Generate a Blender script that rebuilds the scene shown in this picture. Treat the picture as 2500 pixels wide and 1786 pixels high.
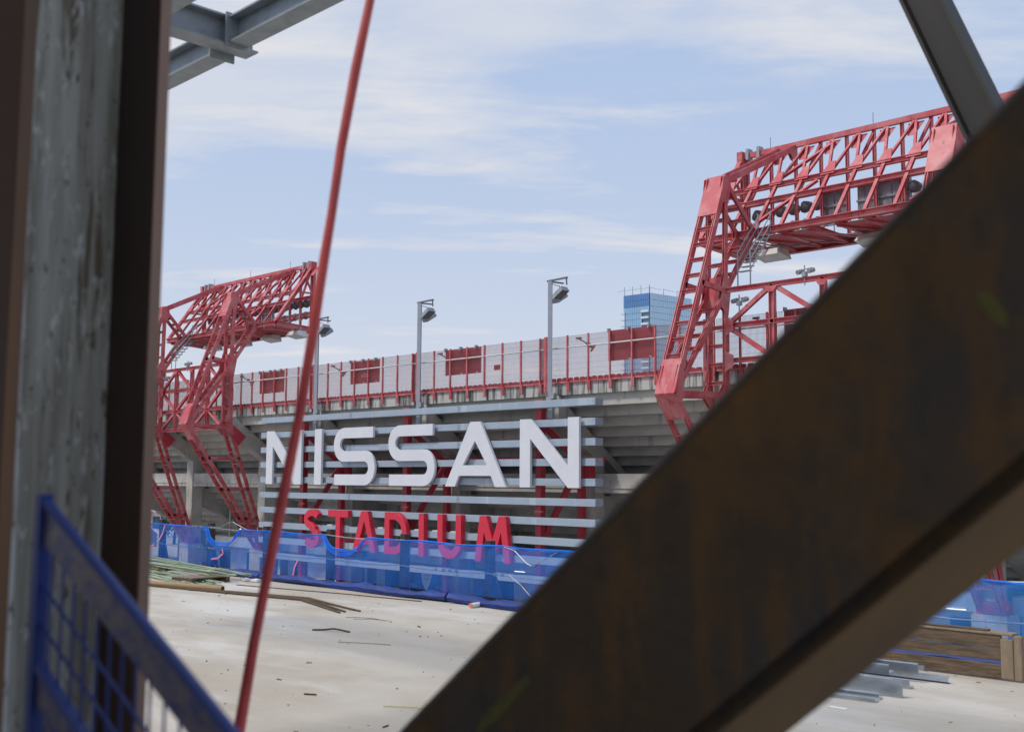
import bpy, math, random
from mathutils import Vector, Matrix
R = math.radians
random.seed(7)
for o in list(bpy.data.objects): bpy.data.objects.remove(o)
scene = bpy.context.scene
COL = scene.collection

# ------------------------------------------------------------------ camera, sky, sun, exposure
# x runs along the old stand, y points into the stadium, z is up; the camera is the origin
TH, PI_, RO = math.atan(2720/2778), math.atan(279/2778), R(.39)
fw = Vector((-math.cos(TH)*math.cos(PI_), math.sin(TH)*math.cos(PI_), math.sin(PI_)))
rt0 = Vector((math.sin(TH), math.cos(TH), 0)); up0 = rt0.cross(fw)
rt = rt0*math.cos(RO) + up0*math.sin(RO); up = rt.cross(fw)
cd = bpy.data.cameras.new('camera'); cam = bpy.data.objects.new('camera', cd); COL.objects.link(cam)
cam.matrix_world = Matrix(((rt.x, up.x, -fw.x, 0), (rt.y, up.y, -fw.y, 0), (rt.z, up.z, -fw.z, 0), (0, 0, 0, 1)))
cd.sensor_width = 36; cd.lens = 36*2778/2500; cd.clip_start = .05; cd.clip_end = 6000
cd.dof.use_dof = True; cd.dof.focus_distance = 38; cd.dof.aperture_fstop = 3.0
scene.camera = cam
SUN_EL, SUN_AZ = R(55), math.atan2(-.86, -.50)     # direction towards the sun
sv = Vector((math.cos(SUN_EL)*math.cos(SUN_AZ), math.cos(SUN_EL)*math.sin(SUN_AZ), math.sin(SUN_EL)))
sl = bpy.data.lights.new('sun', 'SUN'); sl.energy = 2.1; sl.angle = R(8); sl.color = (1, .96, .9)
so = bpy.data.objects.new('sun', sl); COL.objects.link(so)
so.rotation_euler = (-sv).to_track_quat('-Z', 'Y').to_euler(); so.location = (0, 0, 60)
world = bpy.data.worlds.new('World'); scene.world = world; world.use_nodes = True
nt = world.node_tree; N = nt.nodes; N.clear()
def wn(t, **k):
    n = N.new(t)
    for a, b in k.items(): setattr(n, a, b)
    return n
wo = wn('ShaderNodeOutputWorld'); bg = wn('ShaderNodeBackground'); sky = wn('ShaderNodeTexSky', sky_type='NISHITA', sun_disc=False)
sky.sun_elevation = SUN_EL; sky.sun_rotation = math.pi/2 - SUN_AZ; sky.altitude = 150; sky.air_density = 1.0; sky.dust_density = 1.6; sky.ozone_density = 1.2
tc = wn('ShaderNodeTexCoord'); sep = wn('ShaderNodeSeparateXYZ'); nt.links.new(tc.outputs['Generated'], sep.inputs[0])
def wm(op, a, b=None, clamp=False):
    n = wn('ShaderNodeMath', operation=op); n.use_clamp = clamp
    for i, v in enumerate((a, b)):
        if v is None: continue
        if isinstance(v, (int, float)): n.inputs[i].default_value = v
        else: nt.links.new(v, n.inputs[i])
    return n.outputs[0]
zz = wm('ADD', wm('MAXIMUM', sep.outputs[2], 0.0), .12)
ua = wm('ADD', wm('MULTIPLY', sep.outputs[0], .70), wm('MULTIPLY', sep.outputs[1], .714)); ub = wm('ADD', wm('MULTIPLY', sep.outputs[0], -.714), wm('MULTIPLY', sep.outputs[1], .70))
cx = wm('DIVIDE', ua, zz); cy = wm('DIVIDE', ub, zz)
comb = wn('ShaderNodeCombineXYZ'); nt.links.new(cx, comb.inputs[0]); nt.links.new(cy, comb.inputs[1])
def cloud(scale, rot, sx, sy, lo, hi, detail=7, rough=.6, dist=.6, loc=(0, 0, 0)):
    m = wn('ShaderNodeMapping'); m.inputs['Rotation'].default_value = (0, 0, rot); m.inputs['Scale'].default_value = (sx, sy, 1); m.inputs['Location'].default_value = loc
    nt.links.new(comb.outputs[0], m.inputs[0])
    t = wn('ShaderNodeTexNoise'); t.inputs['Scale'].default_value = scale; t.inputs['Detail'].default_value = detail; t.inputs['Roughness'].default_value = rough; t.inputs['Distortion'].default_value = dist
    nt.links.new(m.outputs[0], t.inputs['Vector'])
    r = wn('ShaderNodeMapRange', interpolation_type='SMOOTHSTEP'); r.inputs[1].default_value = lo; r.inputs[2].default_value = hi
    nt.links.new(t.outputs[0], r.inputs[0]); return r.outputs[0]
c1 = cloud(1.0, R(-7), .62, 1.25, .42, .66, loc=(3.4, 1.9, 0), dist=.25); c2 = cloud(2.6, R(-10), .5, 1.5, .46, .70, dist=.4, loc=(.4, 2.2, 0))
cl = wm('ADD', wm('MULTIPLY', c1, .72), wm('MULTIPLY', c2, .42), True)
hz = wm('MULTIPLY', wm('POWER', wm('SUBTRACT', 1.0, sep.outputs[2], True), 4.2), .95)
cl = wm('MAXIMUM', cl, hz)
veil = wn('ShaderNodeMix', data_type='RGBA'); veil.inputs[0].default_value = .82; nt.links.new(sky.outputs[0], veil.inputs[6]); veil.inputs[7].default_value = (2.65, 3.55, 5.25, 1)   # thin high cirrus veil
mixc = wn('ShaderNodeMix', data_type='RGBA'); nt.links.new(cl, mixc.inputs[0]); nt.links.new(veil.outputs[2], mixc.inputs[6])
SKY_S = .13
mixc.inputs[7].default_value = (4.75, 4.8, 5.05, 1)
nt.links.new(mixc.outputs[2], bg.inputs[0]); bg.inputs[1].default_value = SKY_S
nt.links.new(bg.outputs[0], wo.inputs[0])
vs = scene.view_settings; vs.view_transform = 'Standard'; vs.look = 'None'; vs.exposure = 0.27; vs.gamma = 1; vs.use_curve_mapping = False
scene.render.engine = 'CYCLES'; scene.cycles.transparent_max_bounces = 24; scene.cycles.max_bounces = 6

# ------------------------------------------------------------------ materials (all procedural, world-space noise)
MATS = {}
def mat(name, base, rough=.6, metal=0., var=None, amt=.5, scale=1.0, stretch=(1, 1, 1), bump=0., bscale=8., lo=.4, hi=.62, spec=.4, extra=None, emit=None):
    m = bpy.data.materials.new(name); m.use_nodes = True; t = m.node_tree; n = t.nodes; b = n['Principled BSDF']
    b.inputs['Roughness'].default_value = rough; b.inputs['Metallic'].default_value = metal; b.inputs['Specular IOR Level'].default_value = spec
    g = n.new('ShaderNodeNewGeometry')
    def noise(sc, st, lo_, hi_, detail=6, rg=.62):
        mp = n.new('ShaderNodeMapping'); mp.inputs['Scale'].default_value = st; t.links.new(g.outputs['Position'], mp.inputs[0])
        x = n.new('ShaderNodeTexNoise'); x.inputs['Scale'].default_value = sc; x.inputs['Detail'].default_value = detail; x.inputs['Roughness'].default_value = rg
        t.links.new(mp.outputs[0], x.inputs['Vector'])
        r = n.new('ShaderNodeMapRange'); r.inputs[1].default_value = lo_; r.inputs[2].default_value = hi_; t.links.new(x.outputs[0], r.inputs[0]); return r.outputs[0]
    def mixin(prev, col, fac, k):
        x = n.new('ShaderNodeMix'); x.data_type = 'RGBA'
        f = n.new('ShaderNodeMath'); f.operation = 'MULTIPLY'; f.inputs[1].default_value = k; t.links.new(fac, f.inputs[0]); t.links.new(f.outputs[0], x.inputs[0])
        if isinstance(prev, tuple): x.inputs[6].default_value = (*prev, 1)
        else: t.links.new(prev, x.inputs[6])
        x.inputs[7].default_value = (*col, 1); return x.outputs[2]
    c = tuple(base)
    if var is not None: c = mixin(c, var, noise(scale, stretch, lo, hi), amt)
    for e in (extra or []):      # (colour, amount, scale, stretch, lo, hi)
        c = mixin(c, e[0], noise(e[2], e[3], e[4], e[5]), e[1])
    if isinstance(c, tuple): b.inputs['Base Color'].default_value = (*c, 1)
    else: t.links.new(c, b.inputs['Base Color'])
    if bump:
        x = n.new('ShaderNodeTexNoise'); x.inputs['Scale'].default_value = bscale; x.inputs['Detail'].default_value = 6; t.links.new(g.outputs['Position'], x.inputs['Vector'])
        bp = n.new('ShaderNodeBump'); bp.inputs['Strength'].default_value = bump; bp.inputs['Distance'].default_value = .02
        t.links.new(x.outputs[0], bp.inputs['Height']); t.links.new(bp.outputs[0], b.inputs['Normal'])
    if emit: b.inputs['Emission Color'].default_value = (*emit[0], 1); b.inputs['Emission Strength'].default_value = emit[1]
    MATS[name] = m; return m
V = (1, 1, .08)
mat('red', (.49, .072, .085), .5, var=(.56, .20, .20), amt=.75, scale=.8, lo=.42, hi=.6, extra=[((.28, .03, .04), .75, 4.5, (1, 1, .5), .60, .66), ((.60, .34, .32), .45, 1.6, (1, 1, .5), .6, .72)], spec=.5)
mat('red_dark', (.48, .04, .06), .5, var=(.46, .06, .08), scale=1.5)
mat('letter_red', (.62, .022, .055), .42, var=(.55, .03, .055), scale=1.2, amt=.6)
mat('letter_white', (.66, .66, .695), .45, var=(.60, .605, .64), scale=.8, amt=.6)
mat('bar_grey', (.33, .39, .46), .5, var=(.28, .33, .39), scale=.5, stretch=(1, 1, 3), amt=.7, extra=[((.44, .5, .56), .6, 1.1, (1, 1, .1), .58, .66)])
mat('galv', (.34, .37, .39), .5, .35, var=(.26, .29, .31), scale=6, amt=.8)
mat('galv_dark', (.16, .17, .185), .55, .3, var=(.11, .12, .13), scale=5)
mat('pole_grey', (.40, .42, .47), .45, .2, var=(.33, .35, .4), scale=2)
mat('lamp_white', (.62, .62, .60), .5, var=(.5, .48, .44), scale=2.5, amt=.7)
mat('lamp_grey', (.30, .315, .345), .5, .2, var=(.17, .18, .2), scale=3)
mat('floodglass', (.05, .055, .065), .15)
mat('concrete', (.47, .445, .40), .9, var=(.36, .345, .31), scale=.55, stretch=(1, 1, 1.6), amt=.75, bump=.25, bscale=5, extra=[((.12, .115, .105), .75, 1.3, (1, 1, .16), .57, .72), ((.42, .40, .37), .5, 3, (1, 1, .6), .56, .7)])
mat('concrete_streak', (.46, .445, .41), .9, var=(.10, .098, .09), scale=2.6, stretch=(1, 1, .07), amt=.95, lo=.46, hi=.58, bump=.2, bscale=6, extra=[((.55, .53, .49), .6, 5, (1, 1, .1), .55, .65)])
mat('concrete_pale', (.48, .46, .425), .9, var=(.36, .345, .32), scale=.8, amt=.8, bump=.25, bscale=6, extra=[((.15, .145, .135), .8, 3.2, (1, 1, .22), .60, .70), ((.12, .115, .11), .7, 14, (1, 1, 1), .66, .72)])
mat('concrete_dim', (.42, .40, .37), .9, var=(.30, .285, .265), scale=.7, amt=.8, bump=.2)
mat('deck', (.465, .42, .355), .85, var=(.395, .34, .27), scale=.30, stretch=(1, 1.5, 1), amt=.8, lo=.42, hi=.58, bump=.12, bscale=30,
    extra=[((.58, .55, .505), .8, .42, (.5, 1.5, 1), .50, .63), ((.38, .315, .235), .55, .9, (.8, 1.2, 1), .54, .68), ((.33, .30, .27), .45, 38, (.35, 1.3, 1), .58, .74)])
mat('ground', (.34, .33, .31), .9, var=(.27, .265, .25), scale=.2)
mat('rust', (.075, .055, .037), .62, .15, var=(.22, .105, .028), scale=3.0, stretch=(1, 1, .8), amt=.75, lo=.48, hi=.64, bump=.2, bscale=30, extra=[((.05, .058, .07), .75, 2.4, (1, 1, 1), .52, .62), ((.15, .08, .03), .6, 9, (1, 1, 1), .52, .66)])
mat('rust_warm', (.125, .074, .030), .75, 0, spec=.25, var=(.17, .092, .026), scale=2.2, amt=.8, bump=.15, bscale=30, extra=[((.09, .055, .028), .7, 3.1, (1, 1, 1), .52, .66)])
mat('rust_edge', (.30, .20, .155), .6, .05, var=(.20, .125, .09), scale=8, stretch=(1, 1, .1))
mat('rust_brown', (.22, .115, .055), .65, .1, var=(.11, .075, .055), scale=3, stretch=(1, 1, .1), amt=.9)
mat('mill_grey', (.50, .505, .45), .6, .05, var=(.27, .255, .21), scale=14, stretch=(1, 1, .05), amt=.9, lo=.43, hi=.58, bump=.15, bscale=24, extra=[((.78, .83, .84), .85, 12, (1, 1, .04), .53, .59), ((.13, .095, .05), .85, 19, (1, 1, .07), .56, .62), ((.10, .07, .04), .8, 50, (1, 1, .4), .60, .65), ((.80, .84, .83), .6, 45, (1, 1, .3), .58, .66)])
mat('mill_dark', (.06, .043, .036), .65, .0, var=(.12, .055, .03), scale=4, stretch=(1, 1, .1), amt=.7)
mat('blue_paint', (.018, .042, .23), .45, var=(.02, .04, .13), scale=6, extra=[((.09, .08, .09), .6, 25, (1, 1, 1), .66, .72)])
mat('wrap', (.15, .125, .16), .35, var=(.03, .045, .17), scale=8, stretch=(3, 1, 5), amt=.95, lo=.44, hi=.6)
mat('hose', (.60, .085, .08), .5, var=(.40, .045, .045), scale=5, stretch=(1, 1, 1), amt=.85, extra=[((.48, .11, .09), .6, 14, (1, 1, .5), .55, .7)])
mat('post_steel', (.045, .032, .026), .7, var=(.025, .02, .02), scale=8, extra=[((.35, .33, .32), .8, 40, (1, 1, .6), .69, .72)])
mat('wire', (.38, .38, .38), .4, .6)
mat('wood', (.15, .105, .066), .85, var=(.075, .05, .032), scale=3, stretch=(1, 1, 9), amt=.9, bump=.3, bscale=20, extra=[((.27, .20, .13), .6, 9, (.4, 1, 6), .55, .68), ((.07, .045, .03), .8, 5, (1, 1, 3), .62, .7)])
mat('wood_pale', (.27, .205, .14), .85, var=(.16, .12, .078), scale=9, stretch=(3, 3, .5))
mat('rebar_green', (.21, .30, .19), .6, var=(.40, .44, .33), scale=5, stretch=(.3, 6, 6), amt=.9)
mat('rebar_rust', (.10, .065, .038), .8, var=(.06, .04, .026), scale=9)
mat('cardboard', (.36, .24, .135), .85, var=(.28, .18, .10), scale=6)
mat('stud', (.46, .50, .55), .32, .75, var=(.30, .34, .38), scale=4, stretch=(1, 3, 3), amt=.8)
mat('paper', (.80, .79, .76), .8)
mat('pink_tape', (.72, .25, .42), .6)
mat('orange', (.75, .22, .08), .6)
mat('yellow', (.42, .40, .05), .7)
mat('steel_dark', (.032, .030, .028), .6, .05, var=(.06, .036, .02), scale=3, stretch=(1, 1, .3))  # near-black steel with brown variation, for the second brace
mat('rust_brace', (.085, .058, .034), .6, .05, var=(.21, .105, .028), scale=2.6, stretch=(1, 1, .9), amt=.8, lo=.45, hi=.62, bump=.2, bscale=40, spec=.3, extra=[((.060, .060, .062), .7, 1.9, (1, 1, 1), .51, .62), ((.18, .09, .026), .6, 16, (1, 1, .22), .52, .66), ((.045, .034, .025), .35, 30, (1, 1, .6), .56, .68)])
mat('yellow_chalk', (.15, .14, .042), .8, var=(.085, .065, .03), scale=30)
mat('bark', (.06, .035, .02), .9)
mat('seat_red', (.40, .03, .045), .5)
mat('mesh_red', (.27, .12, .115), .55)
mat('banner', (.33, .03, .05), .7, var=(.38, .055, .075), scale=.9)
mat('banner_pale', (.52, .17, .19), .7)
mat('panel_blue', (.02, .05, .085), .5)
mat('wall_lower', (.46, .50, .55), .8, var=(.36, .40, .45), scale=1, stretch=(1, 1, 3))
mat('sign_pale', (.62, .74, .72), .6)
mat('lit_lamp', (.9, .9, .85), .5, emit=((1, .98, .9), 2.5))
mat('hvac', (.62, .63, .63), .6, var=(.52, .53, .54), scale=2)
mat('mullion', (.17, .28, .42), .4, .3)
mat('balcony', (.62, .66, .70), .6)
mat('pale_pink', (.66, .56, .62), .7); mat('roof_white', (.68, .68, .66), .7)
mat('leaf', (.075, .12, .045), .8, var=(.05, .085, .03), scale=2); mat('trunk', (.09, .065, .045), .9)
def glass(name, col, rough):
    m = mat(name, col, rough, .0, var=tuple(c*.82 for c in col), scale=.09, spec=.9); m.node_tree.nodes['Principled BSDF'].inputs['Metallic'].default_value = .55
glass('glass_light', (.44, .60, .74), .12); glass('glass_blue', (.13, .27, .52), .2); glass('glass_mid', (.33, .52, .70), .12)
def net_mat(name, col, dens, wave):
    m = bpy.data.materials.new(name); m.use_nodes = True; t = m.node_tree; n = t.nodes; n.clear()
    out = n.new('ShaderNodeOutputMaterial'); mx = n.new('ShaderNodeMixShader'); tr = n.new('ShaderNodeBsdfTransparent'); ad = n.new('ShaderNodeMixShader')
    d = n.new('ShaderNodeBsdfDiffuse'); tl = n.new('ShaderNodeBsdfTranslucent'); g = n.new('ShaderNodeNewGeometry')
    d.inputs[0].default_value = (*col, 1); tl.inputs[0].default_value = (*col, 1); ad.inputs[0].default_value = .35
    t.links.new(d.outputs[0], ad.inputs[1]); t.links.new(tl.outputs[0], ad.inputs[2])
    mp = n.new('ShaderNodeMapping'); mp.inputs['Scale'].default_value = (.7, .7, 2.2); t.links.new(g.outputs['Position'], mp.inputs[0])
    x = n.new('ShaderNodeTexNoise'); x.inputs['Scale'].default_value = 2.2; x.inputs['Detail'].default_value = 5; t.links.new(mp.outputs[0], x.inputs['Vector'])
    r = n.new('ShaderNodeMapRange'); r.inputs[1].default_value = .35; r.inputs[2].default_value = .68; r.inputs[3].default_value = dens-.05; r.inputs[4].default_value = dens+.07; t.links.new(x.outputs[0], r.inputs[0])
    w = n.new('ShaderNodeTexWave'); w.wave_type = 'BANDS'; w.bands_direction = 'Z'; w.inputs['Scale'].default_value = 17; w.inputs['Distortion'].default_value = .8; t.links.new(g.outputs['Position'], w.inputs['Vector'])
    k = n.new('ShaderNodeMath'); k.operation = 'MULTIPLY_ADD'; k.inputs[1].default_value = wave; t.links.new(w.outputs[1], k.inputs[0]); t.links.new(r.outputs[0], k.inputs[2])
    t.links.new(k.outputs[0], mx.inputs[0]); t.links.new(tr.outputs[0], mx.inputs[1]); t.links.new(ad.outputs[0], mx.inputs[2]); t.links.new(mx.outputs[0], out.inputs[0])
    MATS[name] = m
net_mat('net', (.045, .22, .76), .40, .10); net_mat('net_hem', (.05, .30, .95), .72, .1)
net_mat('net_light', (.06, .30, .78), .42, .18)
mat('toe_blue', (.012, .045, .25), .6, var=(.014, .03, .13), scale=3, stretch=(1, 1, 3), amt=.9, extra=[((.03, .03, .08), .8, 22, (1, 1, 1), .64, .7)])

# ------------------------------------------------------------------ geometry helpers
class MB:
    def __init__(s): s.v = []; s.f = []
    def add(s, vs, fs):
        k = len(s.v); s.v += [tuple(v) for v in vs]; s.f += [tuple(i+k for i in f) for f in fs]; return s
    def box(s, x0, x1, y0, y1, z0, z1):
        return s.add([(x0,y0,z0),(x1,y0,z0),(x1,y1,z0),(x0,y1,z0),(x0,y0,z1),(x1,y0,z1),(x1,y1,z1),(x0,y1,z1)],
                     [(0,3,2,1),(4,5,6,7),(0,1,5,4),(1,2,6,5),(2,3,7,6),(3,0,4,7)])
    def prof(s, p, q, pts, upv=(0,0,1)):
        """extrude a closed profile [(side, up)] from p to q"""
        p = Vector(p); q = Vector(q); a = (q-p).normalized(); u = Vector(upv); u = (u-a*u.dot(a))
        if u.length < 1e-4: u = Vector((1,0,0)); u = u-a*u.dot(a)
        u.normalize(); sd = a.cross(u); n = len(pts)
        vs = [p+sd*x+u*y for x, y in pts]+[q+sd*x+u*y for x, y in pts]
        fs = [(i, (i+1) % n, n+(i+1) % n, n+i) for i in range(n)]
        return s.add(vs, fs+[tuple(range(n-1,-1,-1)), tuple(range(n, 2*n))])
    def ibeam(s, p, q, w, d, tf=.04, tw=.03, upv=(0,0,1)):
        w /= 2; d /= 2; t = tw/2
        a, b = [(-w,-d),(w,-d),(w,-d+tf),(t,-d+tf)], [(t,d-tf),(w,d-tf),(w,d),(-w,d)]
        pts = a+b+[(-w,d-tf),(-t,d-tf),(-t,-d+tf),(-w,-d+tf)]
        k = len(s.f); s.prof(p, q, pts, upv); n = 12; base = len(s.v)-24
        s.f = s.f[:-2]
        for o, rev in ((0, True), (12, False)):
            for fc in ((0,1,2,3,10,11), (3,4,9,10), (4,5,6,7,8,9)):
                f = [base+o+i for i in fc]; s.f.append(tuple(f[::-1] if rev else f))
        return s
    def bar(s, p, q, w, d, upv=(0,0,1)):
        return s.prof(p, q, [(-w/2,-d/2),(w/2,-d/2),(w/2,d/2),(-w/2,d/2)], upv)
    def tube(s, p, q, r, n=8): return s.prof(p, q, [(r*math.cos(2*math.pi*i/n), r*math.sin(2*math.pi*i/n)) for i in range(n)], (0.01,.02,1))
    def path(s, pts, r, n=8):
        pts = [Vector(p) for p in pts]; k = len(s.v); m = len(pts); ref = Vector((.3,.2,1))
        for i, p in enumerate(pts):
            a = (pts[min(i+1,m-1)]-pts[max(i-1,0)]).normalized(); u = ref-a*ref.dot(a); u.normalize(); sd = a.cross(u)
            rr = r[i] if isinstance(r, (list, tuple)) else r
            s.v += [tuple(p+sd*(rr*math.cos(2*math.pi*j/n))+u*(rr*math.sin(2*math.pi*j/n))) for j in range(n)]
        for i in range(m-1):
            for j in range(n): s.f.append((k+i*n+j, k+i*n+(j+1) % n, k+(i+1)*n+(j+1) % n, k+(i+1)*n+j))
        s.f.append(tuple(k+j for j in range(n-1,-1,-1))); s.f.append(tuple(k+(m-1)*n+j for j in range(n))); return s
    def plate(s, pts, nrm, t):
        """flat polygon pts thickened by t along nrm (centred)"""
        nv = Vector(nrm).normalized()*t/2; n = len(pts); P = [Vector(p) for p in pts]
        s.add([p-nv for p in P]+[p+nv for p in P], [(i,(i+1)%n,n+(i+1)%n,n+i) for i in range(n)]+[tuple(range(n-1,-1,-1)),tuple(range(n,2*n))]); return s
    def mesh(s, name, m, off=(0,0,0), smooth=False):
        me = bpy.data.meshes.new(name); o = Vector(off)
        me.from_pydata([tuple(Vector(v)-o) for v in s.v], [], s.f); me.materials.append(MATS[m])
        import bmesh
        b = bmesh.new(); b.from_mesh(me); bmesh.ops.recalc_face_normals(b, faces=b.faces); b.to_mesh(me); b.free()
        if smooth:
            for p in me.polygons: p.use_smooth = True
        me.update(); return me
ORG = {}
def tag(o, label=None, cat=None, group=None, kind=None):
    if label: o['label'] = label
    if cat: o['category'] = cat
    if group: o['group'] = group
    if kind: o['kind'] = kind
    return o
def thing(name, loc, label, cat, group=None):
    o = bpy.data.objects.new(name, None); COL.objects.link(o); o.location = loc; o.empty_display_size = .3
    ORG[o.name] = Vector(loc); return tag(o, label, cat, group)
def obj(name, mb, m, parent=None, smooth=False, label=None, cat=None, group=None, kind=None, bevel=0):
    """mesh in world coordinates; origin at its base unless it has a parent"""
    if parent is not None: off = ORG[parent.name]
    else:
        xs, ys, zs = zip(*mb.v); off = Vector(((min(xs)+max(xs))/2, (min(ys)+max(ys))/2, min(zs)))
    o = bpy.data.objects.new(name, mb.mesh(name, m, off, smooth)); COL.objects.link(o)
    if parent is not None: o.parent = parent
    else: o.location = off
    ORG[o.name] = off
    if bevel:
        b = o.modifiers.new('bevel', 'BEVEL'); b.width = bevel; b.segments = 2; b.limit_method = 'ANGLE'
    return tag(o, label, cat, group, kind)
def inst(name, me, parent, loc, rot=(0,0,0), scale=(1,1,1)):
    o = bpy.data.objects.new(name, me); COL.objects.link(o); off = ORG[parent.name] if parent is not None else Vector((0,0,0))
    o.location = Vector(loc)-off; o.rotation_euler = rot; o.scale = scale
    if parent is not None: o.parent = parent
    ORG[o.name] = Vector(loc)
    return o

# ------------------------------------------------------------------ the setting
G = -9.3; D = -1.9
obj('ground', MB().box(-2500, 2500, -2500, 2500, G-.6, G), 'ground', kind='structure')
obj('deck', MB().box(-70, 14, -14, 12.45, D-.45, D), 'deck', kind='structure')
obj('unseen_shade_slab', MB().box(-40, 14, -14, .25, 2.75, 3.05), 'concrete_dim', kind='structure')  # unseen slab added overhead to keep the sun off the foreground steel

# ------------------------------------------------------------------ old concrete stand
BAY = 13.05; COLX = [-62.62+BAY*k for k in range(-5, 5)]        # right-hand edge of each column
YW = 53.3
stand = thing('stadium_stand', (-62, 58, G), 'long weathered concrete stand with stepped underside and red seat row on top', 'stand')
for k, xr in enumerate(COLX):
    c = obj('column', MB().box(xr-1.17, xr, 56, 57.15, G, 1.75), 'concrete_pale' if k % 2 else 'concrete', stand, bevel=.03)
    rk = MB(); pts = [(52.75, 5.38), (52.75, 3.78), (55.98, 1.62), (57.2, 1.62), (62.0, -2.2), (62.0, -1.3)]
    rk.plate([(xr-.585, y, z) for y, z in pts], (1, 0, 0), 1.13); obj('raker_beam', rk, 'concrete', stand, bevel=.03)
    lk = MB(); lk.plate([(xr-.585, y, z) for y, z in [(57.1, -1.0), (57.1, -2.6), (59.5, -3.6), (66, -8.2), (66, -6.6), (58.6, -1.0)]], (1,0,0), 1.0); obj('raker_beam', lk, 'concrete_dim', stand)
for k in range(len(COLX)-1):
    x0, x1 = COLX[k]+.02, COLX[k+1]-1.17-.02; xm = COLX[k]-.585
    xa, xb = COLX[k]-.59+.03, COLX[k+1]-.59-.03
    obj('fascia_panel', MB().box(xa, xb, YW, YW+.28, 5.45, 6.24), 'concrete_streak', stand)
    obj('slab_edge', MB().box(x0, x1, 56.12, 56.7, -.77, .47), 'concrete_pale', stand)
    ld = MB().box(x0, x1, 56.055, 56.12, -.47, -.43); obj('drip_ledge', ld, 'concrete_pale', stand)
    obj('concourse_floor', MB().box(x0-.6, x1+.6, 56.7, 66, -.60, -.1), 'concrete_dim', stand)
    for j in range(9):
        y = YW+.28+.86*j; zt = 5.47-.61*j
        s = MB().box(xa-.029, xb+.029, y, y+.16, zt-.61-.16, zt-.02)
        obj('seating_riser', s, 'concrete' if j < 5 else 'concrete_dim', stand)
        s = MB().box(xa-.029, xb+.029, y+.163, y+.86, zt-.77, zt-.61); obj('seating_tread', s, 'concrete', stand)
    for j in range(8):
        y = 57.9+.86*j; zt = -.62-.61*j
        if xm < -118 and j > 3: continue
        obj('seating_riser', MB().box(xa-.029, xb+.029, y, y+.16, zt-.77, zt-.02), 'concrete_dim', stand)
        obj('seating_tread', MB().box(x0, x1, y+.163, y+.86, zt-.77, zt-.61), 'concrete_dim', stand)
    obj('top_row_floor', MB().box(x0-.6, x1+.6, YW+.281, YW+.28+.9, 5.46, 5.62), 'concrete_dim', stand)
    bm_ = MB().prof((xa, YW-.06, 6.27), (xb, YW-.06, 6.27), [(-.06,-.05),(.06,-.05),(.06,.05),(-.06,.05)]); obj('edge_angle', bm_, 'red', stand)
    if xm > -130:
        obj('rear_wall', MB().box(max(x0-.5, -123.2), x1+.5, 66.2, 66.5, G, .5), 'concrete_dim', stand)
        pp = MB().tube((x0+2.2, 59, G), (x0+2.2, 59, -2.1), .12, 8); obj('drain_pipe', pp, 'concrete_dim', stand, smooth=True)
        obj('stair_stringer', MB().bar((x0+.6, 60.2, -4.1), (x0+5.2, 60.2, -8.2), .1, .35), 'concrete_dim', stand)
seat = MB(); n = 7
pr = [(-.225, -.22), (.225, -.22), (.225, .06)]+[(.225*math.cos(a), .06+.085*math.sin(a)) for a in [math.pi*(i+1)/(n+1) for i in range(n)]]+[(-.225, .06)]
seat.plate([(x, 0, z) for x, z in pr], (0,1,0), .05); seat.box(-.2, .2, .02, .4, -.25, -.2)
seat_me = seat.mesh('seat', 'seat_red')
x = -105.0
while x < -20:
    inst('seat', seat_me, stand, (x, YW+.42, 6.47+random.uniform(-.012,.012)), (random.uniform(-.04,.04), 0, random.uniform(-.05,.05))); x += .505

# mesh fence along the top of the stand
fence = thing('mesh_fence', (-62, 53.2, 5.4), 'tall red wire mesh fence with posts along the top of the concrete stand', 'fence')
wm_ = MB()
for i in range(24):
    xx = .02+i*(1.72/23); wm_.box(xx-.0085, xx+.0085, -.006, .006, 0, 2.9)
for i in range(9):
    zz_ = .03+i*(2.84/8); wm_.box(0, 1.76, -.01, -.005, zz_-.004, zz_+.004)
mesh_me = wm_.mesh('mesh_panel', 'mesh_red')
po = MB().box(-.05, .05, -.05, .05, -.55, 2.98); po.box(-.045, .15, -.03, .06, -.62, .02); post_me = po.mesh('post', 'red')
tp = MB().box(-.16, .16, -.05, .08, -.55, 3.02); tp.box(-.05, .05, -.09, -.05, -.6, 3.0); thick_me = tp.mesh('post', 'red')
for k in range(-4, 4):
    xt = -64.17+13.1*k
    inst('post', thick_me, fence, (xt, 53.12, 6.28))
    prev = xt+.2
    for j in range(7):
        xp = xt+1.87+1.777*j
        inst('post', post_me, fence, (xp, 53.12, 6.28))
        w = xp-prev; inst('mesh_panel', mesh_me, fence, (prev, 53.23, 6.33), (0,0,0), (w/1.76, 1, 1)); prev = xp
    inst('mesh_panel', mesh_me, fence, (prev, 53.23, 6.33), (0,0,0), ((xt+12.95-prev)/1.76, 1, 1))
    obj('rail', MB().tube((xt, 53.13, 8.48), (xt+13.08, 53.13, 8.48), .05, 8), 'lamp_white', fence, smooth=True)
def banner(x0, x1, z0, z1, label, clips=True):
    t = thing('red_banner', ((x0+x1)/2, 53.36, z0), label, 'banner', 'red banners on the mesh fence')
    obj('panel', MB().box(x0, x1, 53.34, 53.37, z0, z1), 'banner', t)
    if clips:
        for f in (.02, .45, .88): obj('clip', MB().box(x0+(x1-x0)*f, x0+(x1-x0)*f+.1, 53.12, 53.4, z1-.12, z1+.12), 'galv', t)
        for f in (.45, .88): obj('tie', MB().bar((x0+(x1-x0)*f, 53.33, z0+.1), (x0+(x1-x0)*f+.15, 53.33, z0+.02), .03, .06), 'paper', t)
    return t
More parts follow.
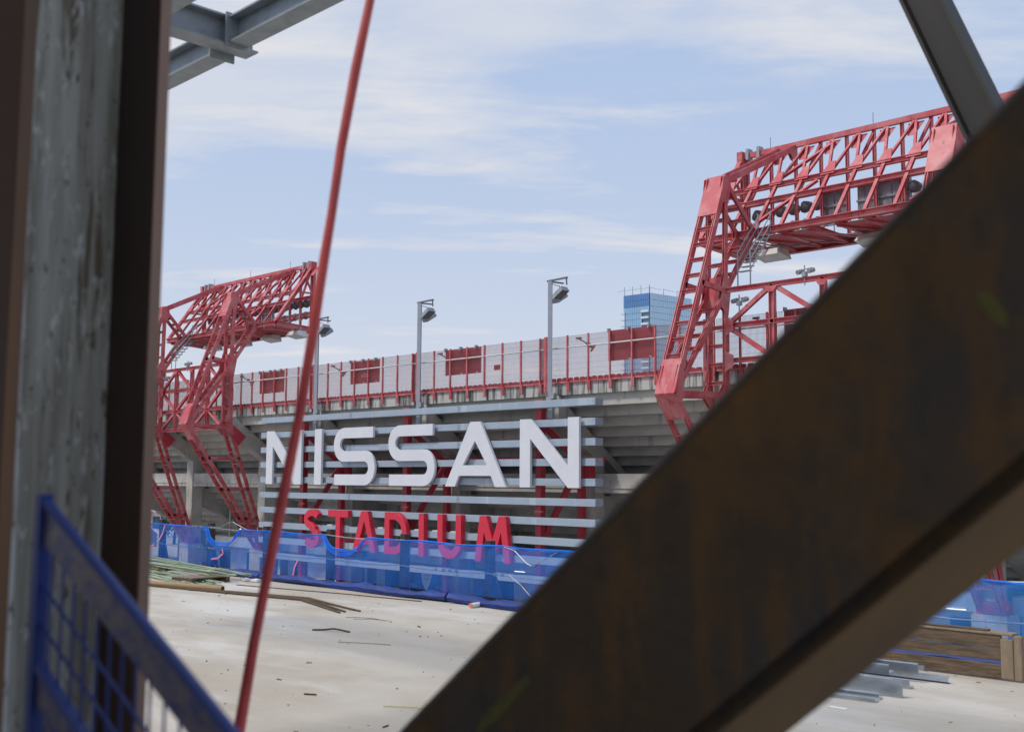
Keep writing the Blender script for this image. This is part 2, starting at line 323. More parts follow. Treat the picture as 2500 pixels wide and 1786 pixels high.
banner(-85.8, -82.0, 7.3, 9.15, 'dark red banner on the fence nearest the left floodlight tower')
b2 = banner(-72.65, -68.95, 7.4, 9.17, 'dark red banner with a small pale notice, left of the middle lamp pole')
nt_ = obj('notice', MB().box(-71.2, -70.3, 53.30, 53.335, 7.85, 8.22), 'banner_pale', b2)
banner(-61.3, -57.55, 7.4, 9.22, 'dark red banner between the two tallest lamp poles')
banner(-45.95, -42.25, 7.38, 9.28, 'dark red banner below the blue glass tower')
banner(-33.4, -29.6, 7.3, 9.3, 'dark red banner right of the right tower, mostly behind the steel brace')
sb = thing('red_notice', (-55.9, 53.3, 7.5), 'small plain dark red notice alone on the mesh fence', 'notice')
obj('panel', MB().box(-56.21, -55.59, 53.30, 53.33, 7.48, 7.83), 'seat_red', sb)
for fx, lab in ((-89.0, 'small pink floodlight on the fence beside the left tower'), (-75.2, 'small pink floodlight on the fence beside the leftmost lamp pole'), (-62.0, 'small pink floodlight on the fence right of the middle lamp pole'), (-48.5, 'small pink floodlight on the fence right of the tallest lamp pole'), (-35.2, 'small pink floodlight on the fence behind the right tower')):
    t = thing('fence_floodlight', (fx, 53.6, 8.6), lab, 'floodlight', 'small floodlights on the mesh fence')
    obj('arm', MB().tube((fx-.15, 53.5, 9.05), (fx+.25, 53.9, 8.75), .04), 'galv_dark', t); obj('bracket', MB().box(fx-.3, fx+.1, 53.45, 53.6, 9.0, 9.12), 'galv_dark', t)
    h = MB().prof((fx+.25, 53.9, 8.78), (fx+.5, 54.2, 8.5), [(.12*math.cos(a*.785), .12*math.sin(a*.785)) for a in range(8)]); h.prof((fx+.5, 54.2, 8.5), (fx+.56, 54.27, 8.44), [(.3*math.cos(a*.785), .3*math.sin(a*.785)) for a in range(8)]); obj('head', h, 'banner_pale', t)

# ------------------------------------------------------------------ sign: grey bars, letters, red frame
sign = thing('stadium_sign', (-64, 52, G), 'large sign of white and red letters on ten grey horizontal bars', 'sign')
YL = 51.2
for k in range(10):
    z = 4.8-1.2225*k
    cuts = [-82.5, -70.1, -57.8, -45.45]
    for a, b in zip(cuts, cuts[1:]):
        bb = obj('bar', MB().box(a+.006, b-.006, 51.56, 52.28, z-.225, z+.225), 'bar_grey', sign, bevel=.012)
    for cxx in cuts[1:3]:
        bo = MB()
        for dz in (-.14, 0, .14): 
            for dx in (-.09, .09): bo.box(cxx+dx-.022, cxx+dx+.022, 51.535, 51.56, z+dz-.022, z+dz+.022)
        obj('bolts', bo, 'galv_dark', sign)
def poly_letter(loops, m, y0, y1, lab):
    """loops: outline and holes [(x, z)], extruded y0..y1"""
    from mathutils.geometry import tessellate_polygon
    mb = MB(); flat = [p for l in loops for p in l]; n = len(flat)
    tris = tessellate_polygon([[Vector((x, z, 0)) for x, z in l] for l in loops])
    vs = [(x, y0, z) for x, z in flat]+[(x, y1, z) for x, z in flat]
    fs = [tuple(t) for t in tris]+[tuple(i+n for i in t[::-1]) for t in tris]; k = 0
    for l in loops:
        for i in range(len(l)): a, b = k+i, k+(i+1) % len(l); fs.append((a, b, b+n, a+n))
        k += len(l)
    o = obj('letter', mb.add(vs, fs), m, sign); o['label'] = lab
    bv = o.modifiers.new('bevel', 'BEVEL'); bv.width = .012; bv.segments = 1; bv.limit_method = 'ANGLE'; return o
def stroke(cl, w):
    """outline of a polyline stroke of width w (butt ends)"""
    L, Rr = [], []
    for i, p in enumerate(cl):
        a = cl[max(i-1,0)]; b = cl[min(i+1,len(cl)-1)]; d = Vector((b[0]-a[0], b[1]-a[1])).normalized(); nn = Vector((-d.y, d.x))*w/2
        L.append((p[0]+nn.x, p[1]+nn.y)); Rr.append((p[0]-nn.x, p[1]-nn.y))
    return L+Rr[::-1]
def arc(cx, cz, rx, rz, a0, a1, n=16): return [(cx+rx*math.cos(R(a0+(a1-a0)*i/n)), cz+rz*math.sin(R(a0+(a1-a0)*i/n))) for i in range(n+1)]
zt, zb = 3.86, -.44; H = zt-zb
def letN(x0, x1):
    sw = .93; d = 1.02
    return [[(x0, zb), (x0+sw, zb), (x0+sw, zt-1.25), (x1-sw, zb), (x1, zb), (x1, zt), (x1-sw, zt), (x1-sw, zb+1.3), (x0+sw, zt), (x0, zt)]]
def letS(x0, x1):
    w = .80; r = (H-w)/4; zm = (zt+zb)/2; bx = x0+w/2+r-.02; ex = x1-w/2-r+.02
    c = [(x1-.25, zt-w/2)]+arc(bx, zm+r, r+.0, r, 90, 270)+arc(ex, zm-r, r, r, 90, -90)+[(x0+.12, zb+w/2)]
    return [stroke(c, w)]
def letA(x0, x1, tw=.98, sw=1.02, cb=(.72, 1.42), ap=3.02):
    xm = (x0+x1)/2; z1 = zb+cb[0]; z2 = zb+cb[1]
    f = lambda z: (z-zb)/H
    xl = lambda z: x0+(xm-tw/2-x0)*f(z); xr_ = lambda z: x1+(xm+tw/2-x1)*f(z); za = zb+ap
    return [[(x0, zb), (x0+sw, zb), (xl(z1)+sw*.98, z1), (xr_(z1)-sw*.98, z1), (x1-sw, zb), (x1, zb), (xm+tw/2, zt), (xm-tw/2, zt)], [(xm, za), (xr_(z2)-sw*.96, z2), (xl(z2)+sw*.96, z2)]]
W0, W1 = YL, YL+.2
poly_letter(letN(-81.07, -76.02), 'letter_white', W0, W1, 'white letter N at the left end')
poly_letter([[(-74.21, zb), (-73.29, zb), (-73.29, zt), (-74.21, zt)]], 'letter_white', W0, W1, 'white letter I')
poly_letter(letS(-71.66, -66.57), 'letter_white', W0, W1, 'first white letter S')
poly_letter(letS(-64.98, -59.85), 'letter_white', W0, W1, 'second white letter S')
poly_letter(letA(-58.75, -52.8), 'letter_white', W0, W1, 'white letter A')
poly_letter(letN(-51.54, -46.45), 'letter_white', W0, W1, 'white letter N at the right end')
zt, zb = -2.32, -5.28; H = zt-zb; W0, W1 = YL-.02, YL+.34
LR = 'letter_red'
S1 = stroke(arc(-74.36, -3.10, .80, .52, 28, 180, 10)+arc(-74.36, -3.10, .80, .50, 180, 255, 6)[1:]+[(-74.1, -3.85)]+arc(-74.42, -4.50, .80, .52, 62, 0, 6)+arc(-74.42, -4.50, .80, .52, 0, -150, 10)[1:], .52)
poly_letter([S1], LR, W0, W1, 'red letter S')
poly_letter([[(-72.22, zt), (-72.22, zt-.52), (-71.22, zt-.52), (-71.22, zb), (-70.66, zb), (-70.66, zt-.52), (-69.65, zt-.52), (-69.65, zt)]], LR, W0, W1, 'red letter T')
poly_letter(letA(-69.06, -66.29, .8, .58, (.55, 1.02), 2.25), LR, W0, W1, 'red letter A')
do = arc(-64.2, -3.8, 1.45, 1.48, 90, -90, 18); di = arc(-64.2, -3.8, .92, .96, -90, 90, 18)
poly_letter([[(-65.26, zt)]+do+[(-65.26, zb)], [(-64.70, zb+.52)]+di+[(-64.70, zt-.52)]], LR, W0, W1, 'red letter D')
poly_letter([[(-61.44, zb), (-60.88, zb), (-60.88, zt), (-61.44, zt)]], LR, W0, W1, 'red letter I')
uo = arc(-58.24, zb+1.2, 1.21, 1.2, 180, 360, 18); ui = arc(-58.24, zb+1.2, .67, .66, 360, 180, 18)
poly_letter([[(-59.45, zt)]+uo+[(-57.03, zt), (-57.57, zt)]+ui+[(-58.91, zt)]], LR, W0, W1, 'red letter U')
poly_letter([[(-55.67, zb), (-55.10, zb), (-54.80, zt-1.05), (-54.28, zb+.55), (-53.72, zb+.55), (-53.2, zt-1.05), (-52.9, zb), (-52.33, zb), (-52.78, zt), (-53.42, zt), (-54.0, zb+1.45), (-54.58, zt), (-55.22, zt)]], LR, W0, W1, 'red letter M')
for xp, xrp in ((-77.5, -76.47), (-64.4, -63.41), (-50.95, -50.11)):
    obj('post', MB().box(xp-.24, xp+.24, 52.29, 52.72, G, 5.15), 'red_dark', sign)
    obj('post', MB().box(xrp-.22, xrp+.22, 55.3, 55.7, G, 1.2), 'red_dark', sign)
    obj('brace', MB().bar((xp+.1, 52.7, 3.5), (xrp, 55.3, 1.25), .34, .34), 'red_dark', sign)
    obj('brace', MB().bar((xrp, 55.3, 1.1), (xp+.1, 52.7, -3.7), .34, .34), 'red_dark', sign)
    obj('gusset', MB().box(xrp+.25, xrp+.75, 55.5, 55.98, .15, 1.0), 'red_dark', sign)
    obj('lug', MB().box(xp-.36, xp+.36, 52.285, 52.45, -2.02, -1.9), 'red', sign); obj('lug', MB().box(xp-.36, xp+.36, 52.285, 52.45, 4.95, 5.17), 'red', sign)
obj('cross_beam', MB().box(-77, -48, 55.2, 55.5, 1.22, 1.5), 'red_dark', sign)
obj('cross_beam', MB().box(-77.2, -51, 52.3, 52.7, -4.75, -4.42), 'red_dark', sign)
for xx in (-72.9, -71.9, -70.8, -68.9, -67.9, -66.6, -65.5, -62.4, -60.5, -58.6, -57.6, -55.4):
    obj('bar_light', MB().box(xx, xx+.62, 51.62, 51.9, -3.56, -3.45), 'lamp_white', sign)

# ------------------------------------------------------------------ lamp poles on the stand
for xl, lab in ((-76.47, 'tall grey lamp pole half behind the red hose'), (-63.55, 'tall grey lamp pole with two boxy heads above the middle of the sign'), (-50.38, 'tall grey lamp pole with two boxy heads, nearest the glass tower')):
    t = thing('lamp_pole', (xl, 52.75, 4.0), lab, 'lamp pole', 'lamp poles along the top of the stand')
    obj('pole', MB().ibeam((xl, 52.75, 4.05), (xl, 52.75, 12.85), .27, .27, .04, .03, (.6, -.8, 0)), 'pole_grey', t)
    obj('arm', MB().bar((xl-.25, 52.75, 12.88), (xl+1.5, 52.75, 12.92), .14, .1), 'galv_dark', t)
    obj('arm', MB().bar((xl-.25, 52.75, 12.88), (xl-.1, 54.1, 12.90), .12, .09), 'galv_dark', t)
    obj('hanger', MB().bar((xl+1.42, 52.75, 12.9), (xl+1.46, 52.75, 12.45), .07, .07), 'galv_dark', t)
    for hx, hy, ax, ay in ((xl+.92, 52.75, 1.0, 0.0), (xl-.12, 53.75, .15, .95)):
        # boxy head, long axis sloping down along (ax, ay)
        a = Vector((ax, ay, .62)).normalized(); c = Vector((hx, hy, 11.98 if ax > .5 else 11.9))
        h = MB().prof(c-a*.46, c+a*.46, [(-.34,-.15),(.34,-.15),(.28,.17),(-.28,.17)]); hd = obj('lamp_head', h, 'lamp_grey', t)
        un = Vector((0,0,1)); un = (un-a*un.dot(a)).normalized()
        obj('lens', MB().prof(c-a*.42-un*.165, c+a*.42-un*.165, [(-.30,-.012),(.30,-.012),(.30,.012),(-.30,.012)]), 'floodglass', hd)
    cb = MB().path([(xl+.1, 52.7, 12.75), (xl+.45, 52.7, 12.55), (xl+.8, 52.75, 12.45), (xl+.9, 52.75, 12.25)], .03, 6); obj('cable', cb, 'galv_dark', t)
    obj('base_bracket', MB().box(xl+.0, xl+.35, 52.6, 53.28, 3.95, 5.3), 'pole_grey', t); obj('junction_box', MB().box(xl+.2, xl+.55, 52.52, 52.8, 5.2, 5.55), 'galv', t)

# ------------------------------------------------------------------ floodlight towers
def tower(X1, X2, K, B, J, T, E, A, lab, panels, sx=1.73, x_first=None, hang=()):
    t = thing('floodlight_tower', ((X1+X2)/2, B[0], G), lab, 'light tower', 'red floodlight towers over the stand')
    Gk = (A[0]+.1, E[1]-.25)                              # back bottom chord
    LW = 1.34
    P = lambda x, n: (x, n[0], n[1])
    lerp = lambda a, b, f: (a[0]+(b[0]-a[0])*f, a[1]+(b[1]-a[1])*f)
    BO = (57.0, -7.2); BI = (57.6, -6.9)                   # feet of the leaning legs
    def dn(n, foot, z): return lerp(n, foot, (n[1]-z)/(n[1]-foot[1]))
    zo = -6.3
    Lo, Li = dn(K, (56.0, -6.3), -6.3), (56.3, -6.3)
    ko = lerp(K, T, .505)
    for X in (X1, X2):
        for xc in (X-LW+.1, X-.1):
            def mem(name, a, b, w=.40, d=.17): obj(name, MB().ibeam(P(xc, a), P(xc, b), w, d, .05, .04, (1,0,0)), 'red', t)
            mem('outer_leg', K, T, .34); mem('inner_leg', B, J, .36); mem('inner_leg', J, T, .32); mem('leg_brace', K, J, .30)
            mem('leg_brace', T, E, .27); mem('leg_brace', E, J, .30); mem('leg_brace', ko, (J[0], J[1]+.1), .28)
            mem('leg_tie', K, B, .32); mem('lower_leg', K, Lo, .33); mem('lower_leg', B, Li, .31); mem('top_brace', T, A, .36)
            for z in (1.75, -.94, -3.5):
                mem('leg_tie', dn(K, Lo, z), dn(B, Li, z), .26)
            # gusset plates, slightly proud of the beams
            for s_ in (-1, 1):
                px = xc+s_*.091
                gl = [[(T[0]-.30, T[1]+.36), (T[0]+.35, T[1]+.52), (T[0]+.5, T[1]-.2), (T[0]+.2, T[1]-1.4), (T[0]-.62, T[1]-1.4)],
                      [(J[0]-.2, J[1]+1.2), (J[0]+.2, J[1]+1.0), (J[0]+.62, J[1]+.85), (J[0]+.22, J[1]-1.5), (J[0]-.22, J[1]-1.2), (J[0]-.72, J[1]-.85), (J[0]-.5, J[1]-.05)],
                      [(K[0]-.2, K[1]+.2), (K[0]+.32, K[1]+1.8), (K[0]+.75, K[1]+1.3), (K[0]+.6, K[1]+.2), (K[0]+.6, K[1]-.2), (K[0]+.45, K[1]-.7), (K[0]-.02, K[1]-.5)],
                      [(E[0]-.42, E[1]+.45), (E[0]+.2, E[1]+.2), (E[0]+.12, E[1]-.35), (E[0]-.42, E[1]-.5)],
                      [(B[0]-.6, B[1]+.18), (B[0]-.22, B[1]+.75), (B[0]+.22, B[1]+.75), (B[0]+.4, B[1]-.2), (B[0]+.45, B[1]-.75), (B[0]-.08, B[1]-.75), (B[0]-.6, B[1]-.18)],
                      [(A[0]-1.0, A[1]-.3), (A[0]-.1, A[1]+.22), (A[0]+.15, A[1]+.2), (A[0]-.2, A[1]-1.0), (A[0]-.5, A[1]-.9)]]
                for pl in gl:
                    gc = (sum(p_[0] for p_ in pl)/len(pl), sum(p_[1] for p_ in pl)/len(pl)); pl = [lerp(gc, p_, .86) for p_ in pl]
                    obj('gusset_plate', MB().plate([(px, y, z) for y, z in pl], (1,0,0), .022), 'red', t)
                if s_ == 1:
                    for (a, b, f0, f1) in ((K, T, .2, .34), (K, J, .42, .66), (B, J, .42, .62)):
                        pa, pb = lerp(a, b, f0), lerp(a, b, f1); sp = MB().bar(P(px+.02, pa), P(px+.02, pb), .40, .02, (1,0,0))
                        for i in range(9):
                            q = lerp(pa, pb, (i+.5)/9); dv = Vector((b[0]-a[0], b[1]-a[1])).normalized(); nn = (-dv.y, dv.x)
                            for w in (-.17, -.08, .08, .17): sp.box(px+.03, px+.055, q[0]+nn[0]*w-.022, q[0]+nn[0]*w+.022, q[1]+nn[1]*w-.022, q[1]+nn[1]*w+.022)
                        obj('splice_plate', sp, 'red', t)
        def rung(a, w=.24, d=.2, nm='rung'): obj(nm, MB().ibeam((X-LW+.16, a[0], a[1]), (X-.16, a[0], a[1]), w, d, .03, .03), 'red', t)
        for i in range(10): rung(lerp(K, T, .17+.075*i))
        for i in range(5): rung(lerp(K, J, .30+.13*i))
        for i in range(4): rung(lerp(B, J, .12+.18*i))
        for i in range(3): rung(lerp(J, T, .25+.2*i))
        for i in range(3): rung(lerp(J, E, .3+.22*i)); rung(lerp(T, E, .3+.22*i))
        for i in range(9): rung(lerp(K, Lo, .1+.098*i), .34, .06)
        for i in range(9): rung(lerp(B, Li, .1+.098*i), .34, .05)
        # closing plates on the front of the knee and of the top corner
        def front(a, b, off): 
            obj('cap_plate', MB().plate([(X-LW+.02, a[0]-off, a[1]), (X-.02, a[0]-off, a[1]), (X-.02, b[0]-off, b[1]), (X-LW+.02, b[0]-off, b[1])], (0, b[1]-a[1], -(b[0]-a[0])), .03), 'red', t)
        front(lerp(K, T, .0), lerp(K, T, .155), .19); front(lerp(K, T, .835), lerp(K, T, 1.03), .19); front(K, lerp(K, Lo, .12), .18)
        obj('web_plate', MB().plate([(X-LW+.2, J[0]-.32, J[1]-1.0), (X-.2, J[0]-.32, J[1]-1.0), (X-.2, J[0]-.05, J[1]+.9), (X-LW+.2, J[0]-.05, J[1]+.9)], (0,1,-.2), .03), 'red', t)
        obj('foot_bracket', MB().plate([(X-.02, B[0]+.3, B[1]+.2), (X-.02, B[0]+1.55, B[1]-.75), (X-.02, B[0]+.85, B[1]-1.6), (X-.02, B[0]+.1, B[1]-.75)], (1,0,0), .04), 'red_dark', t)
        obj('foot_plate', MB().bar((X-.6, B[0]+.3, B[1]+.15), (X-.6, B[0]+1.55, B[1]-.8), 1.15, .06), 'red_dark', t)
        obj('pedestal', MB().box(X-LW-.2, X+.2, 55.5, 57.0, G, -6.3), 'concrete_pale', t)
        lt = MB()
        for j in range(4): 
            obj('base_stiffener', MB().box(X-LW-.05, X+.05, 55.7+.3*j, 55.76+.3*j, -6.29, -5.7), 'red_dark', t)
        cb = MB().path([(X-LW+.1, B[0]-.1, J[1]-.5), (X-LW-.02, B[0]-.2, 8.2), (X-LW+.08, B[0]-.12, 6.2), (X-LW-.12, B[0]-.2, 5.2), (X-LW+.1, B[0]-.1, 4.6), (X-LW+.05, dn(B, Li, 0)[0], 0), (X-LW+.05, Li[0], -6)], .05, 6); obj('conduit', cb, 'galv_dark', t, smooth=True)
    for cx_, cz_ in ((X1+5.0, J[1]+.1), (X1+.9, J[1]-1.0)):      # small camera and speaker cluster
        cm = MB().tube((cx_, B[0]-.1, cz_-.3), (cx_, B[0]-.1, cz_+.75), .035, 6); cm.tube((cx_-.4, B[0]-.1, cz_+.5), (cx_+.4, B[0]-.1, cz_+.58), .03, 6)
        for dx in (-.35, .32): cm.prof((cx_+dx, B[0]-.25, cz_+.38), (cx_+dx+.1, B[0]+.1, cz_+.5), [(.13*math.cos(a_*.785), .13*math.sin(a_*.785)) for a_ in range(8)])
        cm.box(cx_-.12, cx_+.1, B[0]-.2, B[0]+.05, cz_+.15, cz_+.4); obj('camera_cluster', cm, 'galv', t)
    # bracing frame between the two legs
    xa, xb = X1, X2-LW; yb = B[0]; zs = (J[1]+.1, J[1]-1.9, J[1]-3.85, B[1]); vx = [xa+(xb-xa)*f for f in (.245, .5, .755)]
    for z in zs: obj('frame_chord', MB().ibeam((xa-.1, yb, z), (xb+.1, yb, z), .28, .27), 'red', t)
    for x in vx: obj('frame_post', MB().ibeam((x, yb, zs[0]), (x, yb, zs[3]), .28, .32, .04, .03, (.6,-.8,0) if 0 else (1,0,0)), 'red', t)
    for r in range(3):
        for xv, l, r_ in ((vx[0], xa, vx[1]), (vx[2], vx[1], xb)):
            for xe in (l, r_):
                p, q = ((xv, yb+.02, zs[r]), (xe, yb+.02, zs[r+1])) if r % 2 == 0 else ((xe, yb+.02, zs[r]), (xv, yb+.02, zs[r+1]))
                d = (Vector(q)-Vector(p)).normalized(); obj('frame_diagonal', MB().ibeam(Vector(p)+d*.25, Vector(q)-d*.25, .24, .22, .03, .03, (0,-1,0)), 'red', t)
    for xv in vx:
        obj('gusset_plate', MB().plate([(xv-.4, yb-.16, zs[0]-.12), (xv+.4, yb-.16, zs[0]-.12), (xv+.16, yb-.16, zs[0]-.42), (xv-.16, yb-.16, zs[0]-.42)], (0,1,0), .02), 'red', t)
    for z in (zs[1], zs[2]): obj('gusset_plate', MB().plate([(xa, yb-.18, z+.55), (xa+.55, yb-.18, z+.25), (xa+.55, yb-.18, z-.3), (xa, yb-.18, z-.6)], (0,1,0), .02), 'red', t)
    # truss along x: front bottom E, mids M1 M2, top A, back bottom Gk
    xs, xe = X1-LW-2.6, X2+2.85
    M1, M2 = lerp(E, A, .365), lerp(E, A, .545)
    for n_, w, d in ((E, .36, .38), (M1, .28, .30), (M2, .28, .30)): obj('chord', MB().ibeam((xs, *n_), (xe, *n_), w, d, .045, .035), 'red', t)
    obj('chord', MB().box(xs, xe, A[0]-.14, A[0]+.14, A[1]-.02, A[1]+.30), 'red', t)
    obj('chord', MB().ibeam((xs, *Gk), (xe, *Gk), .4, .5), 'red', t)
    Gm = (Gk[0], lerp(E, A, .5)[1]); obj('chord', MB().ibeam((xs, *Gm), (xe, *Gm), .3, .3), 'red', t)
    Gl = (Gk[0]+.05, E[1]+1.15); obj('chord', MB().bar((xs, *Gl), (xe, *Gl), .18, .22), 'red', t)
    x0 = x_first if x_first is not None else X1+1.5
    while x0-sx > xs+.2: x0 -= sx
    xi = []
    x = x0
    while x < xe-.1: xi.append(x); x += sx
    nrm = (0, -(A[1]-E[1]), A[0]-E[0])
    for i, x in enumerate(xi):
        obj('web_column', MB().ibeam((x, *E), (x, *M2), .20, .18, .03, .03, nrm), 'red', t)
        for dx in (-.5, .5):
            xt_ = x+dx*sx
            if xs-.1 < xt_ < xe+.1: obj('web_diagonal', MB().ibeam((x+dx*.1, *lerp(E, A, .56)), (xt_-dx*.12, *lerp(E, A, .985)), .15, .15, .025, .025, nrm), 'red', t)
        off = Vector(nrm).normalized()*.13
        g2 = [lerp(E, A, f) for f in (.53, .68)]
        obj('gusset_plate', MB().plate([Vector((x-.45, *g2[0]))+off, Vector((x+.45, *g2[0]))+off, Vector((x+.18, *g2[1]))+off, Vector((x-.18, *g2[1]))+off], nrm, .022), 'red', t)
        xt_ = x+.5*sx; g3 = [lerp(E, A, f) for f in (.99, .84)]
        obj('gusset_plate', MB().plate([Vector((xt_-.48, *g3[0]))-off*1.0, Vector((xt_+.48, *g3[0]))-off, Vector((xt_+.22, *g3[1]))-off, Vector((xt_-.22, *g3[1]))-off], nrm, .022), 'red', t)
        obj('back_post', MB().ibeam((x, *Gk), (x, A[0]+.05, A[1]), .18, .18, .03, .03, (1,0,0)), 'red', t)
        if i % 2 == 0 and i+1 < len(xi): obj('back_diagonal', MB().bar((x, Gk[0]+.02, Gm[1]), (xi[i+1], A[0], A[1]-.2), .16, .16), 'red', t)
        obj('floor_beam', MB().ibeam((x, E[0]+.2, E[1]-.12), (x, Gk[0]-.15, Gk[1]+.02), .26, .34), 'red', t)
        if i+1 < len(xi) and i % 3 != 1:
            obj('floor_plate', MB().box(x+.14, x+sx-.14, E[0]+.3, Gk[0]-.25, E[1]-.30, E[1]-.27), 'red_dark', t)
        if i+1 < len(xi): obj('floor_brace', MB().bar((x, E[0]+.3, E[1]-.36), (xi[i+1], Gk[0]-.3, Gk[1]-.16), .12, .1), 'red', t)
        if i % 4 == 1: obj('lightning_rod', MB().tube((x, A[0], A[1]+.36), (x, A[0], A[1]+1.0), .018, 5), 'galv_dark', t)
    for xq in (xs, xe):       # end frames
        obj('end_post', MB().ibeam((xq, *E), (xq, *A), .34, .3, .04, .03, nrm), 'red', t); obj('end_post', MB().ibeam((xq, *Gk), (xq, A[0]+.05, A[1]), .3, .3, .04, .03, (1,0,0)), 'red', t)
        obj('end_beam', MB().ibeam((xq, *E), (xq, *Gk), .3, .42), 'red', t); obj('end_diagonal', MB().bar((xq, *M2), (xq, Gk[0], Gm[1]+.3), .16, .16), 'red', t)
        obj('end_diagonal', MB().bar((xq, *lerp(E, A, .8)), (xq, *Gm), .14, .14), 'red', t)
        obj('end_plate', MB().box(xq-.2, xq+.2, A[0]-.35, A[0]+.25, A[1]-.5, A[1]+.42), 'red', t)
        for q in (.5, 1.3): obj('clamp', MB().box(xq-math.copysign(q, xq-(xs+xe)/2)-.1, xq-math.copysign(q, xq-(xs+xe)/2)+.1, A[0]-.25, A[0]+.25, A[1]-.15, A[1]+.55), 'galv', t)
    for xl_, xr_ in ((X1-LW/2, X1-LW/2+3.4), (X2-LW/2-3.4, X2-LW/2)):    # long diagonals beside the legs
        for a, b in (((xl_, *lerp(E, A, .05)), (xr_, *lerp(E, A, .5))), ((xl_, *lerp(E, A, .55)), (xr_, *lerp(E, A, .95)))):
            if xl_ > (X1+X2)/2: a, b = (b[0]-3.4, a[1], a[2]), (a[0]+3.4, b[1], b[2])
            obj('long_diagonal', MB().ibeam(a, b, .18, .17, .03, .03, nrm), 'red', t)
    # catwalk railing
    yr, zr = Gk[0]-1.1, E[1]+.05; rl = MB()
    for h in (.55, 1.1): rl.tube((xs, yr, zr+h), (xe, yr, zr+h), .032, 6)
    x = xs
    while x < xe: rl.tube((x, yr, zr-.2), (x, yr, zr+1.12), .035, 6); x += 1.73
    obj('railing', rl, 'galv', t); obj('catwalk', MB().box(xs, xe, yr-.1, Gk[0]-.1, zr-.2, zr-.14), 'galv', t)
    st = MB()
    for i in range(9):
        f = i/8; st.box(X1+.25, X1+1.0, J[0]+.8+2.0*f, J[0]+1.05+2.0*f, J[1]+1.2+2.4*f, J[1]+1.25+2.4*f)
    obj('stair', st, 'galv', t)
    sr = MB()
    for xq in (X1+.22, X1+1.05):
        for h in (.05, .6, 1.1): sr.tube((xq, J[0]+.8, J[1]+1.2+h), (xq, J[0]+3.0, J[1]+3.7+h), .035, 6)
        sr.tube((xq, J[0]+.8, J[1]+.3), (xq, J[0]+.8, J[1]+2.4), .04, 6); sr.tube((xq, J[0]+2.9, J[1]+3.6), (xq, J[0]+2.9, J[1]+4.9), .04, 6)
    obj('stair_rail', sr, 'galv', t)
    # floodlights: round heads and grey panel backs
    dish = MB(); n = 12; prf = [(.0, .18), (.16, .36), (.0, .44), (-.22, .30), (-.40, .14), (-.42, .0)]
    k0 = 0; vs, fs = [], []
    for (h, r_) in prf:
        vs += [(r_*math.cos(2*math.pi*j/n), h, r_*math.sin(2*math.pi*j/n)) for j in range(n)]
    for i in range(len(prf)-1):
        for j in range(n): fs.append((i*n+j, i*n+(j+1)%n, (i+1)*n+(j+1)%n, (i+1)*n+j))
    dish.add(vs, fs); dish_me = dish.mesh('floodlight', 'galv_dark', smooth=True)
    for i, x in enumerate(xi[:-1]):
        for row, zz2 in enumerate((E[1]+1.25, E[1]+2.35)):
            for dx in (.4, 1.25):
                px_ = x+dx
                if any(a <= px_ <= b for a, b in panels): continue
                inst('floodlight', dish_me, t, (px_, Gk[0]+.45, zz2), (R(-35)+random.uniform(-.15,.15), 0, random.uniform(-.35,.35)))
    for a, b in panels:
        nseg = max(1, round((b-a)/1.0)); w = (b-a)/nseg
        for j in range(nseg):
            h = MB().box(a+j*w+.04, a+(j+1)*w-.04, Gk[0]+.25, Gk[0]+.55, E[1]+.95, E[1]+2.95); h.box(a+j*w, a+(j+1)*w, Gk[0]+.16, Gk[0]+.25, E[1]+2.0, E[1]+2.1)
            h.box(a+j*w+.42*w, a+j*w+.46*w, Gk[0]+.2, Gk[0]+.25, E[1]+.95, E[1]+2.95); obj('light_panel', h, 'lamp_grey', t)
    for hx in hang:
        w = MB(); c = Vector((hx, (E[0]+Gk[0])/2+.6, E[1]-.75))
        w.add([c+Vector(v) for v in [(-.75,-.35,.28),(.75,-.35,.28),(.75,.55,.28),(-.75,.55,.28),(-.95,-.6,-.12),(.95,-.6,-.12),(.95,.6,-.35),(-.95,.6,-.35)]], [(0,1,2,3),(4,7,6,5),(0,4,5,1),(1,5,6,2),(2,6,7,3),(3,7,4,0)])
        hh = obj('hanging_light', w, 'lamp_white', t, bevel=.03); obj('hanger', MB().box(c.x-.62, c.x-.5, c.y-.1, c.y+.1, c.z+.27, c.z+.62), 'galv', hh); obj('hanger', MB().box(c.x+.5, c.x+.62, c.y-.1, c.y+.1, c.z+.27, c.z+.62), 'galv', hh)
    cb = MB().path([(X1-.3, E[0]+.2, E[1]-.5), (X1+.6, E[0]+.8, E[1]-.75), (X1+1.6, E[0]+1.4, E[1]-.8), (X1+2.6, E[0]+2.4, E[1]-.6), (X1+3.2, E[0]+3.4, E[1]-.45)], .045, 6); obj('cable', cb, 'galv_dark', t, smooth=True)
    return t
tower(-101.45, -88.67, (48.2, 4.6), (52.3, 4.45), (52.25, 10.05), (52.35, 16.2), (54.7, 13.7), (58.6, 19.25),
      'red steel floodlight tower at far left, beside the steel column', [(-99.5, -97.5), (-95, -93)], hang=(-101, -95.5, -90.5, -86.3))
tower(-36.43, -23.04, (47.75, 4.6), (52.35, 4.75), (52.35, 10.5), (52.48, 16.85), (55.3, 14.36), (59.95, 20.4),
      'red steel floodlight tower at right, partly hidden by the big steel brace', [(-35.0, -33.3), (-32.7, -29.4), (-28.6, -25.0)], x_first=-33.1, hang=(-30.6, -37.2))

